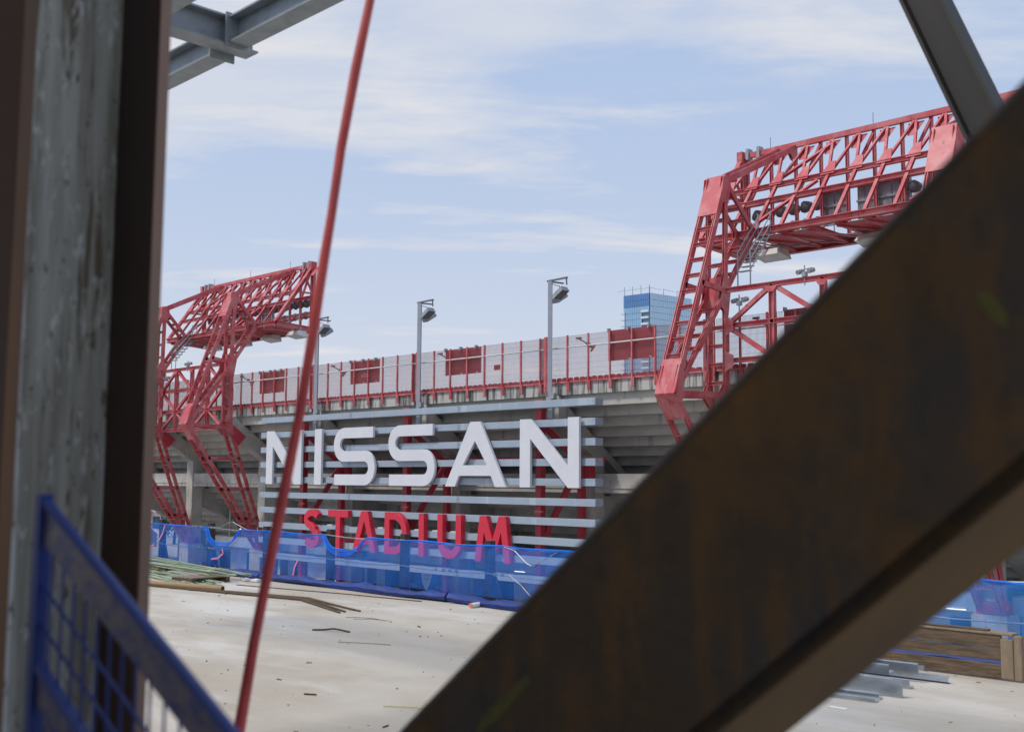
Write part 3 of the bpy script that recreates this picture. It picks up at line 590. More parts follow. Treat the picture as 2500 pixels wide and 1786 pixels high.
# ------------------------------------------------------------------ concourse level below: concession stands, boxes
for k in range(1, len(COLX)-1):
    x0, x1 = COLX[k]+.05, COLX[k+1]-1.22
    if x1 < -92: 
        continue
    t = thing('concession_stand', ((x0+x1)/2, 59.5, G), {2: 'blue-grey concession stand behind the net, left of the white sign', 3: 'blue-grey concession stand behind the net, below the red letter T', 4: 'concession stand with dark menu boards reading pretzels and hot dogs', 5: 'concession stand behind the net below the red letter M'}.get(k, {6: 'concession stand hidden behind the lower part of the big steel brace', 7: 'concession stand under the right floodlight tower, behind the brace'}.get(k, 'concession stand at the right edge behind the lighter net')), 'kiosk', 'concession stands under the old stand')
    obj('wall', MB().box(x0, x1, 58.6, 64, G, -6.45), 'wall_lower', t)
    obj('canopy', MB().box(x0, x1, 57.6, 58.7, -6.45, -5.55), 'bar_grey' if k % 2 else 'wall_lower', t)
    for f in (.10, .52, .8):
        obj('counter_opening', MB().box(x0+(x1-x0)*f, x0+(x1-x0)*f+1.9, 58.54, 58.6, -8.6, -6.9), 'panel_blue', t)
    obj('counter', MB().box(x0+.8, x1-.8, 58.3, 58.54, -8.75, -8.62), 'hvac', t)
    if k == 4:
        s0, sgn = -71.8, None
        obj('menu_board', MB().box(-71.8, -66.1, 57.98, 58.05, -9.0, -6.75), 'panel_blue', t)
        def text(s, x, z, h, m='sign_pale', squeeze=1.0):
            cu = bpy.data.curves.new('t', 'FONT'); cu.body = s; cu.size = h/.7; cu.align_x = 'CENTER'; o = bpy.data.objects.new('t', cu); COL.objects.link(o)
            dg = bpy.context.evaluated_depsgraph_get(); me = bpy.data.meshes.new_from_object(o.evaluated_get(dg)); bpy.data.objects.remove(o)
            me.materials.clear(); me.materials.append(MATS[m]); q = inst('lettering', me, t, (x, 57.965, z), (R(90), 0, 0), (squeeze, 1, 1)); return q
        text('PRETZELS', -70.33, -8.32, .24, squeeze=.85); text('HOT DOGS', -66.83, -8.30, .24, squeeze=.72)
        sh = MB().plate([(x, 57.96, z) for x, z in [(-69.1, -6.95), (-67.95, -6.95), (-67.92, -7.5), (-68.1, -8.0), (-68.38, -8.45), (-68.55, -8.5), (-68.72, -8.4), (-69.0, -8.0), (-69.12, -7.5)]], (0,1,0), .02); obj('emblem', sh, 'sign_pale', t)
        text('CLASSIC', -68.52, -7.42, .16, 'panel_blue', .85).location.y -= .02; text('EATS', -68.52, -7.72, .18, 'panel_blue', .95).location.y -= .02
for lx, lz, ly in ((-98.9, -4.9, 60), (-94.6, -5.2, 60), (-66.0, -5.5, 57.2), (-63.2, -5.65, 57.2), (-56.6, -5.6, 57.4), (-57.5, -6.35, 57.2), (-24.4, -5.9, 53.5), (-91.5, -6.5, 57)):
    t = thing('strip_light', (lx, ly, lz), {-98.9: 'lit strip light above the sag in the net, left', -94.6: 'lit strip light seen through the net below the left tower', -66.0: 'lit strip light seen through the red letter D', -63.2: 'lit strip light between the red letters I and U', -56.6: 'lit strip light by the red letter M', -57.5: 'slanted lit strip light below the red letter U', -24.4: 'lit yellowish strip light at far right behind the net', -91.5: 'lit strip light beside the hose'}[lx], 'light', 'lit strip lights under the stand')
    hs = obj('housing', MB().box(lx-.5, lx+.5, ly-.08, ly+.08, lz, lz+.08), 'lamp_white', t); obj('tube', MB().box(lx-.46, lx+.46, ly-.06, ly+.06, lz-.04, lz-.002), 'lit_lamp', hs)
for bx, by, w, h, lab in ((-104.5, 50, 1.6, 1.9, 'tall white ventilation unit below the deck, left of the first fence post'), (-100.3, 49, 1.3, 1.25, 'white metal cabinet below the deck, right of the first fence post'), (-106.5, 47, 2.4, 1.0, 'low white box below the deck at far left')):
    t = thing('equipment_box', (bx, by, G), lab, 'cabinet'); obj('body', MB().box(bx-w/2, bx+w/2, by-.6, by+.6, G+.9, G+.9+h), 'hvac', t, bevel=.02)
    obj('plinth', MB().box(bx-w/2-.1, bx+w/2+.1, by-.7, by+.7, G, G+.9), 'concrete_pale', t)
    for j in range(5): obj('louvre', MB().box(bx-w/2+.1, bx+w/2-.1, by-.63, by-.6, G+1.05+j*(h-.3)/5, G+1.05+j*(h-.3)/5+.08), 'lamp_grey', t)
t = thing('kerb_planter', (-90, 49, G), 'long pale concrete kerb wall below the deck, behind the net', 'wall')
obj('wall', MB().box(-98, -84.5, 48.6, 49.2, G, -8.0), 'concrete_pale', t); obj('cap', MB().box(-98.1, -84.4, 48.5, 49.3, -7.99, -7.85), 'concrete_pale', t)

# far left, seen below the stand
t = thing('low_building', (-171, 92, G), 'low pale pink building with white roof far behind the left tower', 'building')
obj('wall', MB().box(-186, -160, 92, 104, G, -5.6), 'pale_pink', t); obj('roof', MB().box(-187, -159, 91, 105, -5.59, -4.7), 'roof_white', t)
for j in range(6): obj('window', MB().box(-184+4*j, -181.6+4*j, 91.94, 92, -8.4, -6.4), 'panel_blue', t)
t = thing('white_mast', (-168, 86, G), 'slanted white lattice mast far left, above the blue net', 'mast')
for dx in (0, .8): obj('mast_leg', MB().bar((-164.2+dx, 84, G), (-168.6+dx*.6, 84, -3.6), .22, .22), 'roof_white', t)
for j in range(7): f = j/7; obj('mast_rung', MB().bar((-164.2-4.4*f, 84, G+5.7*f), (-163.4-4.72*f, 84, G+5.7*f+.2), .12, .12), 'roof_white', t)
def leafy(name, loc, rx, rz, h, label, n=1400):
    t = thing(name, loc, label, 'tree'); L = Vector(loc)
    tr = MB().path([L, L+Vector((.1,.05,h*.4)), L+Vector((-.05,.1,h*.75))], [.22, .16, .08], 7)
    for a in range(5): tr.path([L+Vector((0,0,h*(.35+.06*a))), L+Vector((math.cos(a*1.3)*rx*.6, math.sin(a*1.3)*rx*.6, h*(.6+.07*a)))], [.09, .03], 5)
    obj('trunk', tr, 'trunk', t); cr = MB(); rnd = random.Random(5)
    cl_ = [(Vector((rnd.uniform(-1,1)*rx*.65, rnd.uniform(-1,1)*rx*.65, h*.72+rnd.uniform(-1,1)*rz*.6)), rnd.uniform(.35,.6)*rx) for _ in range(12)]
    for i in range(n):
        c, r_ = rnd.choice(cl_); p = L+c+Vector((rnd.gauss(0,.42), rnd.gauss(0,.42), rnd.gauss(0,.42)))*r_
        a = Vector((rnd.uniform(-1,1), rnd.uniform(-1,1), rnd.uniform(-1,1))).normalized()*.16; b = a.orthogonal()*rnd.uniform(.5,.9)
        cr.add([p-a, p+b, p+a, p-b], [(0,1,2,3)])
    obj('crown', cr, 'leaf', t)
leafy('tree', (-150, 80, G), 2.0, 1.8, 4.6, 'small green tree beside the pale pink building at far left')

# ------------------------------------------------------------------ glass tower
C0, CL, CR = Vector((-373.2, 466.5, 0)), Vector((-389.7, 465.3, 0)), Vector((-369.7, 498.4, 0)); TOP = 99.1; FH = 3.35
gt = thing('glass_tower', (-376, 480, G), 'blue glass high-rise tower behind the fence in the distance', 'building')
core = MB(); q = CL+(CR-C0)
def inset(p, c, k=.985): return c+(p-c)*k
cc = (C0+q)/2
core.plate([Vector((*inset(p, cc).xy, (TOP+G)/2)) for p in (C0, CL, q, CR)], (0,0,1), TOP-G-.5); obj('core', core, 'mullion', gt)
NF = 8
for (a, b, nc, face) in ((C0, CL, 14, 0), (C0, CR, 22, 1)):
    d = (b-a); L = d.length; u = d.normalized(); out = Vector((u.y, -u.x, 0)); out = out if out.dot(-a) > 0 else -out
    w = L/nc; rz = math.atan2(u.y, u.x)
    mp = {}
    for mname in ('glass_light', 'glass_blue', 'glass_mid'):
        mp[mname] = MB().box(.05, w-.05, -.06, .06, .07, FH-.07).mesh('window_pane', mname)
    for fl in range(NF):
        z = TOP-.4-(fl+1)*FH
        for c in range(nc):
            if face == 0 and fl >= 2 and (c < 4 or c >= nc-1) and fl >= 3: continue
            mname = 'glass_light' if face == 1 else ('glass_blue' if fl < 2 else 'glass_mid')
            inst('window_pane', mp[mname], gt, a+u*(c*w)+out*.35+Vector((0,0,z)), (0,0,rz))
    lower = MB()
    for fl in range(NF, 30):
        z = TOP-.4-(fl+1)*FH
        for c in range(nc):
            p = a+u*(c*w+.08)+out*.35; p2 = a+u*(c*w+w-.08)+out*.35
            lower.add([p+Vector((0,0,z+.1)), p2+Vector((0,0,z+.1)), p2+Vector((0,0,z+FH-.1)), p+Vector((0,0,z+FH-.1))], [(0,1,2,3)])
    obj('lower_panes', lower, 'glass_light' if face else 'glass_mid', gt, kind='stuff')
    for j in range(4 if face == 0 else 3):
        p = a+u*(L*(j+.02)/3.1); obj('roof_rod', MB().tube((p.x, p.y, TOP-.6), (p.x, p.y, TOP+4.2-(face*1.2)), .16, 5), 'mullion', gt)
        p2 = p+u*L*.27; obj('roof_rail', MB().bar((p.x, p.y, TOP+2.6), (p2.x, p2.y, TOP+2.2), .12, .12), 'mullion', gt)
u = (CL-C0).normalized(); out = Vector((u.y, -u.x, 0)); out = out if out.dot(-C0) > 0 else -out
for fl in range(2, 12):
    z = TOP-.4-(fl+1)*FH
    p = C0+u*2.4+out*1.2; obj('balcony', MB().bar((C0+out*.9+Vector((0,0,z+.5))), (C0+u*4.6+out*.9+Vector((0,0,z+.5))), 1.4, 1.1), 'balcony', gt)
    obj('balcony', MB().bar((CL+out*.2-u*1.2+Vector((0,0,z+.5))), (CL+out*.2+u*1.6+Vector((0,0,z+.5))), 2.2, 1.0), 'balcony', gt)

# ------------------------------------------------------------------ deck edge: posts, cables, blue net
PX = [-23.4+2.1*k for k in range(-1, 11)]; YP = 12.2
names = ['behind the steel column at far left', 'first steel edge post right of the steel column', 'second steel edge post, where the net sags deeply', 'third steel edge post, behind the red hose', 'fourth steel edge post, left of the red letter T', 'fifth steel edge post, below the red letter D', 'sixth steel edge post with a spread foot, below the red letter M', 'steel edge post just behind the big brace', 'steel edge post behind the middle of the brace', 'steel edge post behind the lower brace', 'steel edge post behind the timber crate', 'steel edge post beyond the right edge']
for i, x in enumerate(PX):
    lab = names[i] if 'post' in names[i] else 'rusty steel edge post '+names[i]
    t = thing('edge_post', (x, YP, D), lab, 'post', 'edge posts along the deck')
    lean = random.uniform(-.02, .02)
    obj('upright', MB().prof((x, YP, D), (x+lean, YP, -.92+random.uniform(-.01,.02)), [(-.062,-.055),(.062,-.055),(.062,.055),(-.062,.055)], (0,1,0)), 'post_steel', t)
    obj('base_plate', MB().box(x-.22, x+.22, YP-.14, YP+.14, D, D+.025), 'paper' if i in (1, 2, 6) else 'post_steel', t)
    if i in (1, 2, 6, 7, 9):
        for sx_ in (-1, 1): obj('strut', MB().bar((x+sx_*.04, YP+.05, D+.42), (x+sx_*.2, YP+.05, D+.02), .04, .06), 'post_steel', t)
for z, lab in ((-1.0, 'top steel wire cable strung along the deck-edge posts'), (-1.42, 'middle steel wire cable strung along the deck-edge posts')):
    t = thing('edge_cable', (-12, YP, z), lab, 'cable', 'cables along the deck edge'); rp = MB(); pts = []
    for a, b in zip(PX, PX[1:]):
        for f in (0, .25, .5, .75): pts.append((a+(b-a)*f, YP-.075, z-.03*math.sin(math.pi*f)))
    obj('rope', rp.path(pts, .009, 6), 'wire', t)
    for xc in ([-21.9, -21.75, -21.55, -21.15, -21.0, -20.85] if z > -1.2 else [-21.9, -21.75, -21.6, -21.2, -21.05, -14.1, -13.9, -13.75, -13.6, -12.7, -12.55]):
        obj('clamp', MB().box(xc-.016, xc+.016, YP-.115, YP-.06, z-.028, z+.018), 'wire', t, bevel=.008)
    for x0 in ((-20.8,) if z > -1.2 else (-12.4,)):
        obj('tail', MB().path([(x0, YP-.08, z), (x0+.25, YP-.1, z+(.1 if z > -1.2 else -.12)), (x0+.5, YP-.1, z+(.13 if z > -1.2 else -.3)), (x0+.8, YP-.08, z+(.04 if z > -1.2 else -.1)), (x0+1.0, YP-.08, z)], .006, 6), 'wire', t)
t = thing('wire_loop', (-12.2, YP-.1, -1.3), 'loose white cable tail hanging from the top of the net near the brace', 'cable')
obj('wire', MB().path([(-12.5, YP-.1, -1.0), (-12.25, YP-.12, -1.05), (-12.0, YP-.12, -1.22), (-11.9, YP-.12, -1.25), (-11.6, YP-.1, -1.12), (-11.4, YP-.1, -1.03)], .006, 6), 'wire', t)
SAG = {(-21.3, -20.05): .30, (-17.15, -15.95): .24}
def top_z(x):
    z = -.995-.012*abs(math.sin(x*1.5))-.005*math.sin(x*4.1)
    for (a, b), d in SAG.items():
        if a < x < b: 
            f = (x-a)/(b-a); z -= d*(1-abs(2*f**.85-1)**3.2)
    if x > -8: z -= .05+.05*math.sin((x+4.6)*1.5)
    return z
def netting(name, xa, xb, m, hemm, lab):
    t = thing(name, ((xa+xb)/2, YP-.1, D), lab, 'net', 'blue debris nets along the deck edge')
    nx = int((xb-xa)/.075); nz = 14; mb = MB(); vs = []; fs = []; rnd = random.Random(3); hem = []
    for i in range(nx+1):
        x = xa+(xb-xa)*i/nx; zt_ = top_z(x); zb_ = D+.13
        hem.append((x, YP-.085+.012*math.sin(x*9), zt_))
        for j in range(nz+1):
            f = j/nz; z = zt_+(zb_-zt_)*f
            y = YP-.09+.02*math.sin(x*5.3+f*3)*f+.012*math.sin(x*17+f*6)-.03*math.sin(math.pi*f)
            vs.append((x, y, z))
    for i in range(nx):
        for j in range(nz): a = i*(nz+1)+j; fs.append((a, a+nz+1, a+nz+2, a+1))
    mb.add(vs, fs); obj('sheet', mb, m, t, smooth=True)
    obj('hem', MB().path(hem, [.007+.009*abs(math.sin(p[0]*2.3)) for p in hem], 7), hemm, t, smooth=True)
    return t
netting('debris_net', -25.5, -9.0, 'net', 'net_hem', 'deep blue see-through net hung along the deck edge in front of the sign')
netting('debris_net', -8.95, -1.2, 'net_light', 'net_hem', 'lighter blue see-through net behind the timber crate')
def folds(x0, x1, d0, lab):   # gathered folds of net under a sag
    mb = MB(); 
    for q in range(3):
        pts = [(x0+(x1-x0)*i/16, YP-.12-.02*q, top_z(x0+(x1-x0)*i/16)-.02-.035*q*math.sin(math.pi*i/16)) for i in range(17)]; mb.path(pts, .008, 6)
    obj('net_fold', mb, 'net_hem', None, smooth=True, label=lab, cat='net')
folds(-21.3, -20.0, .1, 'bunched folds of blue net sagging beside the second edge post')
folds(-17.15, -15.9, .1, 'bunched folds of blue net sagging below the red letter T')
for (xa, xb, lab) in ((-25.6, -19.0, 'blue net-wrapped toe board at the left, behind the green rods'), (-18.95, -13.6, 'blue net-wrapped toe board below the red letters'), (-13.55, -8.6, 'blue net-wrapped toe board running behind the big brace'), (-8.55, -1.0, 'blue net-wrapped toe board behind the timber crate')):
    mb = MB(); vs, fs = [], []; nx = int((xb-xa)/.15)
    for i in range(nx+1):
        x = xa+(xb-xa)*i/nx; h = .12+.016*math.sin(x*3.1)+.012*math.sin(x*11); y0 = 11.86+.025*math.sin(x*2.2); zb_ = D+.012+.02*max(0, math.sin(x*1.7))
        vs += [(x, y0, zb_), (x, y0-.02, D+h*.6), (x, y0+.03, D+h), (x, y0+.2, D+h+.01*math.sin(x*7)), (x, y0+.24, D+.012)]
    for i in range(nx):
        for j in range(5): a = i*5+j; b = i*5+(j+1) % 5; fs.append((a, b, b+5, a+5))
    fs += [(0,1,2,3,4), tuple(nx*5+j for j in (4,3,2,1,0))]; mb.add(vs, fs)
    obj('toe_board', mb, 'toe_blue', None, label=lab, cat='toe board', group='net-wrapped toe boards')
t = thing('pipe_stub', (-12.75, 11.6, D), 'short white pipe with orange end poking out under the net', 'pipe')
obj('pipe', MB().tube((-12.8, 12.0, D+.04), (-12.75, 11.66, D+.04), .035, 12), 'paper', t, smooth=False); obj('end', MB().tube((-12.751, 11.665, D+.04), (-12.748, 11.645, D+.04), .034, 12), 'orange', t)
for pts, lab in (([(-23.0,-1.02),(-23.1,-1.2),(-23.25,-1.35)], 'pale pink ribbon hanging near the first edge post'), ([(-20.6,-1.4),(-20.55,-1.5),(-20.75,-1.6),(-21.0,-1.63)], 'pink ribbon dangling between the second and third edge posts'), ([(-17.9,-1.48),(-18.0,-1.62),(-18.05,-1.78)], 'pink ribbon hanging left of the fourth edge post'), ([(-23.45,-1.45),(-23.65,-1.5),(-23.75,-1.56)], 'pink ribbon tied low on the first edge post')):
    mb = MB()
    for a, b in zip(pts, pts[1:]): mb.bar((a[0], YP-.16, a[1]), (b[0], YP-.16, b[1]), .008, .035, (1,0,.3))
    obj('ribbon', mb, 'pink_tape', None, label=lab, cat='ribbon', group='pink ribbons on the net')
for i, (x, y) in enumerate(((-18.9, 11.55), (-18.6, 11.6), (-15.0, 11.95))):
    mb = MB().box(x-.1, x+.1, y-.05, y+.05, D+.004, D+.04); mb.box(x+.02, x+.16, y-.08, y+.0, D+.004, D+.06)
    obj('paper_scrap', mb, 'paper', None, label=('crumpled white scrap by the toe board left of the hose', 'second crumpled white scrap by the toe board left of the hose', 'white scrap at the foot of the fifth edge post')[i], cat='litter', bevel=.01)

# ------------------------------------------------------------------ materials lying on the deck
def pallet(x, y, rz, L, W, lab):
    t = thing('pallet', (x, y, D), lab, 'pallet', 'low timber pallets under the rods'); c, s = math.cos(rz), math.sin(rz)
    T_ = lambda a, b, z: (x+a*c-b*s, y+a*s+b*c, z)
    for b in (-W/2+.05, 0, W/2-.05): obj('bearer', MB().bar(T_(-L/2, b, D+.05), T_(L/2, b, D+.05), .09, .09), 'wood', t)
    for j in range(5):
        a = -L/2+.06+(L-.12)*j/4; obj('plank', MB().bar(T_(a, -W/2, D+.11), T_(a, W/2, D+.11), .1, .022), 'wood_pale', t)
    return t
pallet(-19.1, 10.75, .12, .6, .85, 'small weathered timber pallet under the right end of the green rods')
pallet(-22.6, 11.6, .05, 1.3, .5, 'weathered timber pallet behind the green rods at left')
rr = random.Random(11)
for i in range(20):
    y0 = rr.uniform(10.75, 11.95); y1 = rr.uniform(10.75, 11.55); z = D+.14+.016*(i % 6)
    obj('green_rod', MB().path([(-25.4+rr.uniform(-.4,.4), y0, z+.01), (-22+rr.uniform(-.2,.2), (y0*.55+y1*.45)+rr.uniform(-.04,.04), z+.02), (-18.75+rr.uniform(-.45,.35), y1, z-.015)], .0115, 6), 'rebar_green', None, label='pale green coated rod in the upper bundle across the pallets', cat='rod', group='upper bundle of green rods')
for i in range(14):
    y0 = rr.uniform(10.55, 11.45); y1 = rr.uniform(9.95, 10.7); z = D+.02+.015*(i % 4)
    obj('green_rod', MB().path([(-25.0+rr.uniform(-.4,.4), y0+.35, z), (-21+rr.uniform(-.3,.3), (y0+y1)/2+rr.uniform(-.05,.05), z+.012), (-18.5+rr.uniform(-.35,.4), y1, z)], .0115, 6), 'rebar_green', None, label='pale green coated rod in the lower bundle lying on the deck', cat='rod', group='lower bundle of green rods')
t = thing('cardboard_tube', (-18, 10, D), 'long brown cardboard tube lying in front of the green rods', 'tube')
obj('tube', MB().tube((-19.6, 9.6, D+.05), (-17.35, 10.18, D+.05), .045, 14), 'cardboard', t, smooth=False); obj('mouth', MB().tube((-17.349, 10.18, D+.05), (-17.344, 10.181, D+.05), .036, 14), 'bark', t)
for i in range(6):
    y = 9.72+.035*i; e = [(-13.47, 9.79), (-13.6, 9.84), (-13.52, 9.92), (-13.66, 9.96), (-13.43, 10.12), (-13.6, 10.14)][i]
    obj('rusty_bar', MB().path([(-19.4+.5*i, 9.62+.07*i, D+.016), (-17.2, 9.98+.022*i, D+.018+.006*(i%3)), (-15.25, 10.33+.03*i, D+.02+.008*(i%3)), (e[0], e[1], D+.015)], .014, 6), 'rebar_rust', None, label='long rusty bent reinforcing bar lying on the deck left of centre', cat='bar', group='bundle of bent rusty bars')
obj('rusty_bar', MB().path([(-18.2, 10.95, D+.01), (-15.6, 11.45, D+.01), (-13.9, 11.66, D+.01)], .008, 5), 'rebar_rust', None, label='thin dark rod lying along the toe board', cat='bar')
def twist(pts, r, m, nm, lab, cat): return obj(nm, MB().path([(x, y, D+.008+dz) for x, y, dz in pts], r, 5), m, None, label=lab, cat=cat)
twist([(-13.0,9.55,0),(-12.8,9.62,.01),(-12.55,9.7,.01),(-12.35,9.72,0)], .0035, 'bark', 'wire_scrap', 'thin dark wire scrap below the ends of the rusty bars', 'wire')
twist([(-12.75,9.5,0),(-12.5,9.62,.015),(-12.3,9.62,.02),(-12.25,9.75,0)], .003, 'bark', 'wire_scrap', 'second thin dark wire scrap crossing the first', 'wire')
twist([(-12.2,8.45,0),(-12.05,8.53,.01),(-11.95,8.6,.025),(-11.85,8.62,.02),(-11.72,8.68,0)], .011, 'bark', 'stick', 'dark splintered stick lying alone on the deck', 'stick')
twist([(-11.1,8.05,0),(-10.95,8.12,.005),(-10.6,8.3,.005),(-10.5,8.36,0)], .0035, 'rebar_rust', 'wire_scrap', 'thin reddish wire lying right of the dark stick', 'wire')
twist([(-7.75,6.1,0),(-7.5,6.25,.004),(-7.2,6.33,0)], .004, 'yellow', 'yellow_strip', 'thin yellow strip lying on the deck near the bottom', 'strip')
twist([(-8.65,5.92,0),(-8.55,5.98,0)], .008, 'bark', 'twig', 'short dark twig near the bottom of the deck', 'twig')
obj('paper_scrap', MB().box(-5.2, -5.03, 8.88, 8.93, D+.002, D+.006), 'paper', None, label='flat white scrap on the deck in front of the metal studs', cat='litter')
db = MB(); rd = random.Random(21)
for i in range(330):
    y = rd.uniform(4.5, 11.7); x = -rd.uniform(.35, 2.2)*y; s = rd.choice((.004, .005, .006, .008, .012))*rd.uniform(.6, 1.1); a = rd.uniform(0, 3.1); l = s*rd.choice((1, 1, 1.3, 3.5))
    db.bar((x, y, D+s*.45), (x+l*2*math.cos(a), y+l*2*math.sin(a), D+s*.45), s, s*.9)
obj('debris', db, 'bark', None, label='small dark specks of grit scattered over the concrete deck', cat='debris', kind='stuff')
# galvanised studs
def cstud(p, q, w, h, lab, fl=.05, roll=(0,0,1), z=0):
    t_ = .006; pr = [(-w/2,-h/2),(w/2,-h/2),(w/2,h/2),(w/2-fl if fl < w else -w/2+t_, h/2),(w/2-fl if fl < w else -w/2+t_, h/2-t_),(w/2-t_,h/2-t_),(w/2-t_,-h/2+t_),(-w/2,-h/2+t_)]
    return obj('metal_stud', MB().prof((p[0], p[1], D+z+h/2+.003), (q[0], q[1], D+z+h/2+.003), pr, roll), 'stud', None, label=lab, cat='metal stud', group='galvanised studs on the deck')
S_ = [((-8.0, 9.0), (-5.02, 9.40), .10, .045, 'galvanised channel stud nearest the camera on the deck', 0), ((-8.1, 9.14), (-5.06, 9.54), .09, .06, 'galvanised channel stud second nearest the camera', 0), ((-8.3, 9.45), (-4.95, 9.74), .03, .15, 'galvanised stud standing on edge with a broad grey face', 0), ((-8.4, 9.80), (-5.32, 10.02), .10, .07, 'galvanised stud just behind the one standing on edge', 0),
      ((-8.4, 10.0), (-5.12, 10.24), .09, .09, 'galvanised stud in the middle of the pile, lower layer', 0), ((-8.3, 10.12), (-5.38, 10.36), .12, .09, 'galvanised stud lying on top in the middle of the pile', .095), ((-8.5, 10.38), (-5.22, 10.60), .04, .13, 'galvanised stud on edge at the back of the pile', .05), ((-8.3, 10.58), (-5.0, 10.78), .09, .06, 'longest galvanised stud jutting out to the right', 0), ((-8.3, 10.78), (-5.3, 10.92), .12, .05, 'pale galvanised stud at the very back of the pile', .06), ((-8.0, 10.30), (-5.25, 10.42), .09, .05, 'galvanised stud under the one lying on top', .0)]
rl_ = random.Random(4)
for p, q, w, h, lab, z in S_: cstud(p, q, w, h, lab, .03, (rl_.uniform(-.25,.25), rl_.uniform(-.35,.35), 1), z)
# timber crate standing by the net
cr = thing('timber_crate', (-5.6, 11.4, D), 'weathered plank crate side standing on edge at right, before the net', 'crate')
x0, x1, y0 = -7.6, -4.56, 11.32
def plank(a, b, za, zb, y=y0, th=.04, m='wood', nm='plank'): obj(nm, MB().box(a, b, y, y+th, D+za, D+zb), m, cr, bevel=.006)
plank(x0, x1-.17, .01, .15); plank(x0, x1-.17, .185, .295); plank(x0, x1-.17, .302, .43)
plank(x1-.17, x1-.05, .02, .40, y0-.012, .05, 'wood_pale', 'corner_post'); plank(x1-.048, x1+.03, .012, .435, y0+.0, .06, 'wood_pale', 'corner_post')
plank(x0, x1-.05, .431, .455, y0-.01, .15, 'wood_pale', 'top_board'); plank(-6.2, -6.08, .02, .42, y0+.045, .04, 'wood_pale', 'batten'); plank(x0, x1, .01, .42, y0+.16, .03, 'wood', 'plank') if 0 else None
plank(x0+.2, x1-.3, .44+.018, .475, y0+.01, .08, 'wood', 'top_board')

# ------------------------------------------------------------------ foreground steel
XF, XWb = -2.6, -2.81; Y0, Y1, Y2, Y3 = .963, .995, 1.298, 1.328
sc = thing('steel_column', (-2.82, 1.15, D), 'heavy rusty steel H-column filling the left edge', 'column')
ZT = 6.5
obj('web', MB().box(XWb-.03, XWb, Y1+.001, Y2-.001, D, ZT), 'mill_grey', sc)
fl = obj('flange', MB().box(2*XWb-XF, XF-.004, Y0, Y1, D, ZT), 'mill_dark', sc); obj('flange_edge', MB().box(XF-.0035, XF, Y0+.001, Y1-.001, D, ZT), 'rust_brown', fl)
fl = obj('flange', MB().box(2*XWb-XF, XF-.004, Y2, Y3, D, ZT), 'mill_dark', sc); obj('flange_edge', MB().box(XF-.0035, XF, Y2+.001, Y3-.001, D, ZT), 'rust_edge', fl)
fi = MB()
for yy, s_ in ((Y1, 1), (Y2, -1)):
    fi.plate([(XWb+.001, yy, D), (XWb+.001, yy+s_*.03, D), (XWb+.009, yy+s_*.009, D), (XWb+.03, yy, D)], (0,0,1), .0001) if 0 else None
# diagonal brace in the wall line
ANG = R(39); ax = Vector((math.cos(ANG), 0, math.sin(ANG))); nx_ = Vector((-math.sin(ANG), 0, math.cos(ANG)))
n0, dd, yf, bf, tf = .566, .38, 1.48, .306, .021
br = thing('steel_brace', tuple(nx_*n0+ax*-2.6+Vector((0, yf+bf/2, 0))), 'huge out-of-focus rusty diagonal steel tube brace crossing the right half', 'brace')
def slab(name, n_a, n_b, y_a, y_b, m, parent, s0=-2.6, s1=2.2, bevel=0):
    vs = [nx_*n_+ax*s+Vector((0, y, 0)) for s in (s0, s1) for (n_, y) in ((n_a, y_a), (n_b, y_a), (n_b, y_b), (n_a, y_b))]
    return obj(name, MB().add(vs, [(0,1,2,3),(7,6,5,4),(0,4,5,1),(1,5,6,2),(2,6,7,3),(3,7,4,0)]), m, parent, bevel=bevel)
hi, lo_ = n0+dd/2+.016, n0-dd/2-.003; bf = .35
rc = .030; prof = []
for (cn_, cy_, a0) in ((hi-rc, yf+rc, 90), (lo_+rc, yf+rc, 180), (lo_+rc, yf+bf-rc, 270), (hi-rc, yf+bf-rc, 0)):
    for i in range(9):
        a = R(a0+90*i/8); prof.append((cn_+rc*math.sin(a) if 0 else cn_+rc*math.cos(R(a0-90+90*i/8)), cy_-rc*math.sin(R(a0-90+90*i/8))))
bm_ = MB(); npf = len(prof)
bm_.add([nx_*n_+ax*s_+Vector((0, y, 0)) for s_ in (-2.6, 2.2) for n_, y in prof], [(i, (i+1) % npf, npf+(i+1) % npf, npf+i) for i in range(npf)]+[tuple(range(npf)), tuple(range(npf, 2*npf))])
tb = obj('tube', bm_, 'rust_brace', br, smooth=True); tb.data.materials.append(MATS['rust_warm'])
for pl in tb.data.polygons:
    if pl.normal.dot(nx_) < -.75: pl.material_index = 1
wmod = tb.modifiers.new('normals', 'WEIGHTED_NORMAL'); wmod.weight = 100; wmod.keep_sharp = True
def mark(s, n_, ls, ln, y):
    pts = [nx_*(n_+ln*b)+ax*(s+ls*a)+Vector((0, y, 0)) for a, b in ((-.5,-.2),(-.1,-.5),(.45,-.25),(.5,.3),(.1,.5),(-.35,.35))]
    obj('paint_mark', MB().plate(pts, (0,1,0), .001), 'yellow_chalk', br)
mark(-1.45, .645, .19, .028, yf-.0012); mark(-.333, .56, .022, .065, yf-.0012)
# second brace, farther, top right
p, q = Vector((-4.03, 6.5, 5.44)), Vector((-2.41, 6.5, 1.37))
ub = thing('steel_brace', tuple(q), 'dark steel H-brace slanting down from the top right corner', 'brace')
a = (q-p).normalized(); s_ = Vector((a.z, 0, -a.x))
obj('web', MB().bar(p, q, .02, .30, s_), 'mill_dark', ub) if 0 else None
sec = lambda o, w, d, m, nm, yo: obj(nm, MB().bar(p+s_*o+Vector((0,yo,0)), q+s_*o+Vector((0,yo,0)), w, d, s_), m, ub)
sec(0, .02, .19, 'steel_dark', 'web', 0); f1 = sec(.105, .19, .02, 'steel_dark', 'flange', 0); f2 = sec(-.105, .19, .02, 'steel_dark', 'flange', 0)
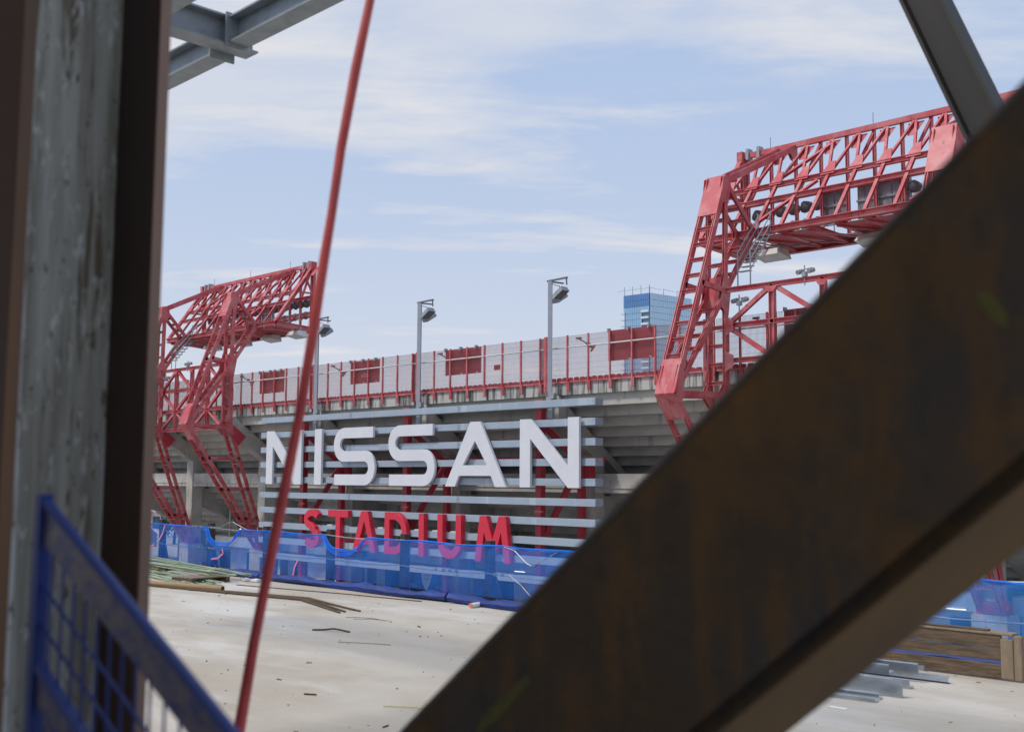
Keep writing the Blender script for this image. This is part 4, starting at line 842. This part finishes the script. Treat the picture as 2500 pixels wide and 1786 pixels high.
# galvanised roof framing, top left
ZR = 4.0
def roofbeam(p, q, lab, w=.2, d=.26, endp=None):
    t = thing('roof_beam', p, lab, 'beam', 'galvanised roof beams'); obj('beam', MB().ibeam(p, q, w, d, .018, .014), 'galv', t)
    for e in (endp or []): obj('end_plate', MB().box(e[0]-.01, e[0]+.01, e[1]-.13, e[1]+.13, e[2]-.17, e[2]+.16), 'galv', t)
roofbeam((-9.25, -2.0, ZR+.14), (-9.25, 5.56, ZR+.14), 'galvanised cross beam with wide bottom flange at top left', .22, .28)
roofbeam((-16, 5.32, ZR+.10), (-9.40, 5.32, ZR+.10), 'galvanised roof beam running left from the cross beam', .2, .26, [(-9.39, 5.32, ZR+.10)])
roofbeam((-9.10, 5.32, ZR+.13), (-4.0, 5.32, ZR+.13), 'galvanised roof beam running up right from the cross beam', .2, .26, [(-9.11, 5.32, ZR+.13)])
roofbeam((-16, 4.44, ZR+.13), (-3, 4.44, ZR+.13), 'galvanised roof beam cut off by the top left edge', .2, .26)

# red hose
t = thing('red_hose', (-2.7, 1.6, -1.4), 'thin red hose hanging across the view, left of centre', 'hose')
hp = [(-2.83, 2.33, 3.3), (-2.81, 2.2, 2.3), (-2.804, 2.109, 1.603), (-2.796, 2.099, 1.508), (-2.798, 2.051, 1.275), (-2.794, 1.998, 1.004), (-2.784, 1.961, .786), (-2.776, 1.923, .588), (-2.764, 1.885, .382), (-2.753, 1.845, .183), (-2.748, 1.809, .028), (-2.742, 1.777, -.11), (-2.733, 1.736, -.281), (-2.722, 1.696, -.446), (-2.701, 1.646, -.665), (-2.692, 1.624, -.759), (-2.66, 1.55, -1.2), (-2.6, 1.45, D+.03)]
obj('hose', MB().path(hp, [.0148+.0010*math.sin(i*1.9) for i in range(len(hp))], 14), 'hose', t, smooth=True)

# blue stair guard, bottom left
gd = thing('stair_guard', (-2.3, .94, D), 'blue mesh stair guard panel with wrapped top rail at bottom left', 'barrier')
g0, g1 = Vector((-2.30, .94, -.044)), Vector((-.94, .94, -.67)); gu = (g1-g0).normalized(); gn = Vector((-gu.z, 0, gu.x))*-1
gn = gn if gn.z > 0 else -gn
obj('top_rail', MB().bar(g0, g1, .020, .016, gn), 'blue_paint', gd, bevel=.006)
obj('wrapped_plate', MB().bar(g0-gn*.042+gu*.01, g1-gn*.042, .005, .064, gn), 'wrap', gd)
dz = Vector((0, 0, -.32))
obj('mid_rail', MB().bar(g0+dz+gu*.01, g1+dz, .020, .016, gn), 'blue_paint', gd); obj('wrapped_plate', MB().bar(g0+dz-gn*.042+gu*.01, g1+dz-gn*.042, .005, .064, gn), 'wrap', gd)
obj('post', MB().bar(g0+Vector((0,0,.01)), g0+Vector((-.01,0,-1.82)), .026, .026, (1,0,0)), 'blue_paint', gd)
for i in range(1, 23):
    b = g0+gu*(.058*i)-gn*.03; obj('mesh_wire', MB().tube(b+Vector((0,.006,0)), b+Vector((0,.006,-1.1)), .0030, 6), 'blue_paint', gd)
for i in range(1, 8):
    o_ = Vector((0, 0, -.09-.075*i)); obj('mesh_wire', MB().tube(g0+o_, g1+o_, .0036, 6), 'blue_paint', gd)
